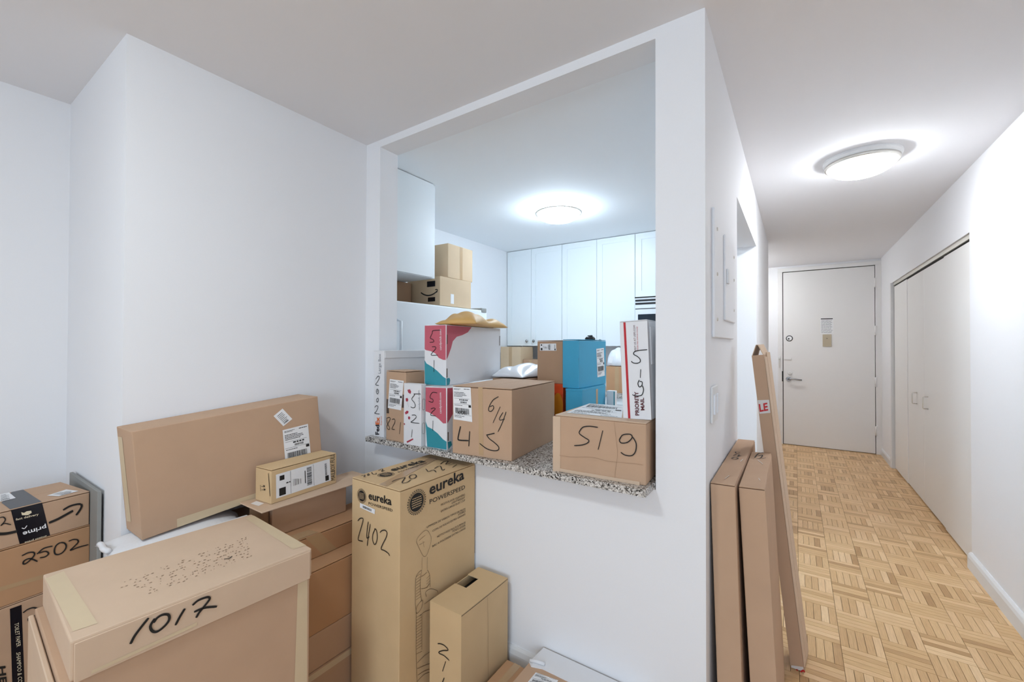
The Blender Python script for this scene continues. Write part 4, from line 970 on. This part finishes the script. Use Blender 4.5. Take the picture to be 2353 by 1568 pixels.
# small box with a notch cut in its top
b = BOX['small']; sx, sy, sz = b[3:6]
t = thing('cardboard_box', 'plain brown upright box with a hand hole in its top, beside the vacuum box', 'box', b[:3], b[6:9])
bm = bmesh.new(); w = .003
for q in ((-sx/2, sx/2, -sy/2, -sy/2 + w), (-sx/2, sx/2, sy/2 - w, sy/2), (-sx/2, -sx/2 + w, -sy/2 + w, sy/2 - w), (sx/2 - w, sx/2, -sy/2 + w, sy/2 - w)): add_box(bm, *q, 0, sz - .004)
link('body', to_me(bm), 'card_yellow', t)
bm = bmesh.new(); prism(bm, [(-sx/2, -sy/2), (sx/2, -sy/2), (sx/2, sy/2), (-sx/2, sy/2), (-sx/2, .075), (-sx/2 + .058, .075), (-sx/2 + .058, -.005), (-sx/2, -.005)], sz - .0038, sz)
link('top_flap', to_me(bm), 'card_yellow', t)
boxes('inner_tray', 'dark_plastic', [(-sx/2 + .004, sx/2 - .004, -sy/2 + .004, sy/2 - .004, sz - .06, sz - .035)], t, .002)
boxes('tray_bar', 'board_grey', [(-sx/2 + .030, -sx/2 + .052, .0, .07, sz - .034, sz - .026)], t, .002)
pen = pen_mesh([[(-sy/2, sz - .004), (0, sz - .005), (sy/2, sz - .004)]], .002, face_map((sx, sy, sz), 'R'), .0008); link('flap_gap', pen, 'gap', t)  # dark line painted for the shade below the top flap
apply_marks('small', t, (sx, sy, sz))

t = carton('lean', 'flat_carton', 'long flat brown carton leaning on the left wall above the pile', m='card')
sx, sy, sz = BOX['lean'][3:6]
t = carton('mail', 'mailing_box', 'small brown mailing box with a wide white label, marked MAILBOX FULL', m='card_yellow', flaps='one', bev=.002)

# stack between the lidded box and the vacuum box
t = thing('cardboard_box', 'shallow brown box with an overhanging top flap under the small mailing box', 'box', (-1.71, .99, .6125))
boxes('body', 'card', [(-.065, .06, -.16, .158, 0, .120)], t, .003, seg=2)
boxes('top_flap', 'card_light', [(-.068, .102, -.218, .28, .1205, .1255)], t, .0012)
boxes('torn_edge', 'card_inner', [(-.055, .045, -.190, -.162, .02, .112)], t, .004)
strip(t, (.3, .3, .1255), 'T', [(-.02, -.20), (.03, -.195), (.02, -.17), (-.03, -.175)], 'paper', 'sticker')
t = carton('b17', 'cardboard_box', 'brown box with loose shiny tape, second from top by the vacuum box', m='card_warm', flaps='one')
sx, sy, sz = BOX['b17'][3:6]
bm = bmesh.new(); vs = [bm.verts.new(p) for p in ((.02, -.24, sz + .0012), (.08, -.235, sz + .0012), (.08, -.14, sz + .0012), (.03, -.15, sz + .0012))]; bm.faces.new(vs)
link('loose_tape', to_me(bm), 'cleartape', t)
g = (-1.5935, 1.125, .284, .253, .65, .233, 0, 0, 0); t = carton('b18', 'cardboard_box', 'deep brown box in the middle of the stack by the vacuum box', m='card_warm', geo=g, flaps='one')
strip(t, g[3:6], 'R', [(.0, .002), (.05, .002), (.05, .228), (.0, .228)], 'cleartape')
g = (-1.5935, 1.125, .152, .253, .65, .131, 0, 0, 0); t = carton('b19', 'cardboard_box', 'brown box second from the floor in the stack by the vacuum box', m='card', geo=g)
strip(t, g[3:6], 'T', [(-.12, -.02), (.12, -.02), (.12, .02), (-.12, .02)], 'cleartape')
g = (-1.5885, 1.125, .0, .253, .65, .1515, 0, 0, 0); t = carton('b20', 'cardboard_box', 'brown box on the floor at the bottom of the stack by the vacuum box', m='card', geo=g)
strip(t, g[3:6], 'R', [(-.32, .125), (.32, .125), (.32, .148), (-.32, .148)], 'papertape')

# white mailer and the carton it lies on, under the leaning carton
g = (-1.864, .80, .0, .155, .63, .660, 0, 0, 0); t = carton('msup', 'cardboard_box', 'brown carton under the white mailer behind the 1017 box', m='card_dark', geo=g)
strip(t, g[3:6], 'R', [(-.13, .63), (.13, .63), (.13, .655), (-.13, .655)], 'papertape')
t = thing('white_mailer', 'flat white mailer with a rolled edge under the leaning carton', 'mailer', (-1.838, .597, .663), (0, 0, .0))
link('mailer_body', pillow(.196, .38, .036, 31, 24, .12), 'foam', t)
bm = bmesh.new(); tube(bm, [(-.085 + .012*i, -.188 + .002*math.sin(i), .018) for i in range(9)], .009, 10); link('rolled_edge', to_me(bm, smooth=True), 'foam', t)
fm = lambda u, v, h: (.1035 + h, u, v)
rc = []; r = random.Random(9)
y = -.12
while y < .12:
    w = r.uniform(.01, .03); rc += [[(y, .012), (y+w, .012), (y+w, .018), (y, .018)], [(y, .022), (y+w*.7, .022), (y+w*.7, .027), (y, .027)]]; y += w + .012
boxes('printed_side', 'paper', [(.095, .1035, -.165, .185, .004, .033)], t, .001)
link('printed_address', poly_mesh(rc, fm, .0006), 'ink', t)

# left stack
t = carton('toilet', 'cardboard_box', 'brown box with a black lettered band at the bottom left corner', m='card', flaps='one')
t = carton('b2502', 'cardboard_box', 'brown box marked 2502 under the black taped box', m='card_warm', flaps='one')
t = carton('prime', 'shipping_box', 'brown box with a black tape band and a printed arrow, topmost at left', m='card', flaps='y')
tag(boxes('grey_board', 'board_grey', [(-.21, .21, -.006, .006, 0, .80)], None, .0015, (-2.355, .455, .0)), 'thin grey board standing behind the left stack of boxes', 'board')

# torn box on the floor under the counter
b = BOX['torn']; sx, sy, sz = b[3:6]
t = thing('opened_box', 'low brown box with a white torn flap and label at the bottom edge', 'box', b[:3])
boxes('body', 'card', [(-sx/2, sx/2, -sy/2, sy/2, 0, sz)], t, .003)
bm = bmesh.new()
P = [(-sx/2 + .001, sy/2 - .004, sz + .001), (-sx/2 + .02, sy/2 - .02, sz + .0035), (-sx/2 + .06, sy/2 - .006, sz + .002), (sx/2, sy/2 - .004, sz + .001), (sx/2, sy/2 + .088, sz + .006), (-sx/2 + .012, sy/2 + .088, sz + .006)]
vs = [bm.verts.new(p) for p in P]; vb = [bm.verts.new((x, y, z - .003)) for x, y, z in P]
bm.faces.new(vs); bm.faces.new(list(reversed(vb)))
for i in range(6): bm.faces.new((vs[i], vb[i], vb[(i+1) % 6], vs[(i+1) % 6]))
bmesh.ops.recalc_face_normals(bm, faces=bm.faces[:])
link('white_flap', to_me(bm), 'white_card', t)
bm = bmesh.new(); tube(bm, [(-sx/2 + .004, sy/2 - .002, sz + .008), (-sx/2 + .03, sy/2 + .005, sz + .010), (-sx/2 + .06, sy/2 + .012, sz + .007)], .006, 8); link('torn_curl', to_me(bm, smooth=True), 'white_card', t)
apply_marks('torn', t, (sx, sy, sz))
g = (-.915, 1.30, .0, .10, .22, .085, 0, 0, 0); t = carton('lowb', 'cardboard_box', 'small low brown box on the floor behind the white torn flap', m='card_warm', geo=g)
strip(t, g[3:6], 'T', [(-.015, -.11), (.015, -.11), (.015, .11), (-.015, .11)], 'cleartape')

# ------------------------------------------------------------------ flat cartons in the hall
for k, nm in (('carton1', 'flat brown carton closest to the hall wall'), ('carton2', 'flat brown carton standing second from the hall wall')):
    t = carton(k, 'flat_carton', nm, m='card', flaps='one')
b = BOX['thin']; sx, sy, sz = b[3:6]
t = thing('long_carton', 'tall slim brown carton with red and white tape leaning in the hall', 'box', b[:3], b[6:9])
bm = bmesh.new()
for q in ((-sx/2, sx/2, -sy/2, -sy/2 + .004), (-sx/2, sx/2, sy/2 - .004, sy/2), (-sx/2, -sx/2 + .004, -sy/2 + .004, sy/2 - .004), (sx/2 - .004, sx/2, -sy/2 + .004, sy/2 - .004)): add_box(bm, *q, 0, sz - .03)
link('body', to_me(bm), 'card', t)
bm = bmesh.new()   # pinched open mouth: two side flaps folded towards each other
for s in (-1, 1):
    a = [bm.verts.new(p) for p in ((s*sx/2, -sy/2 + .003, sz - .031), (s*sx/2, sy/2, sz - .031), (s*.006, sy/2, sz + .018), (s*.005, -sy/2 + .012, sz + .016))]
    c = [bm.verts.new((v.co.x - s*.003, v.co.y, v.co.z)) for v in a]
    bm.faces.new(a); bm.faces.new(list(reversed(c)))
    for i in range(4): bm.faces.new((a[i], c[i], c[(i+1) % 4], a[(i+1) % 4]))
bmesh.ops.recalc_face_normals(bm, faces=bm.faces[:]); link('end_flap', to_me(bm), 'card_light', t)
boxes('inner_dark', 'card_inner', [(-sx/2 + .005, sx/2 - .005, -sy/2 + .02, sy/2 - .005, .01, sz - .06)], t)
boxes('overlap_panel', 'card_light', [(sx/2 + .0005, sx/2 + .004, -sy/2 + .0, -sy/2 + .045, .02, sz - .04)], t, .001)
boxes('overlap_panel', 'card_light', [(sx/2 + .0005, sx/2 + .004, -sy/2 + .052, sy/2, .02, sz - .02)], t, .001)
apply_marks('thin', t, (sx, sy, sz))
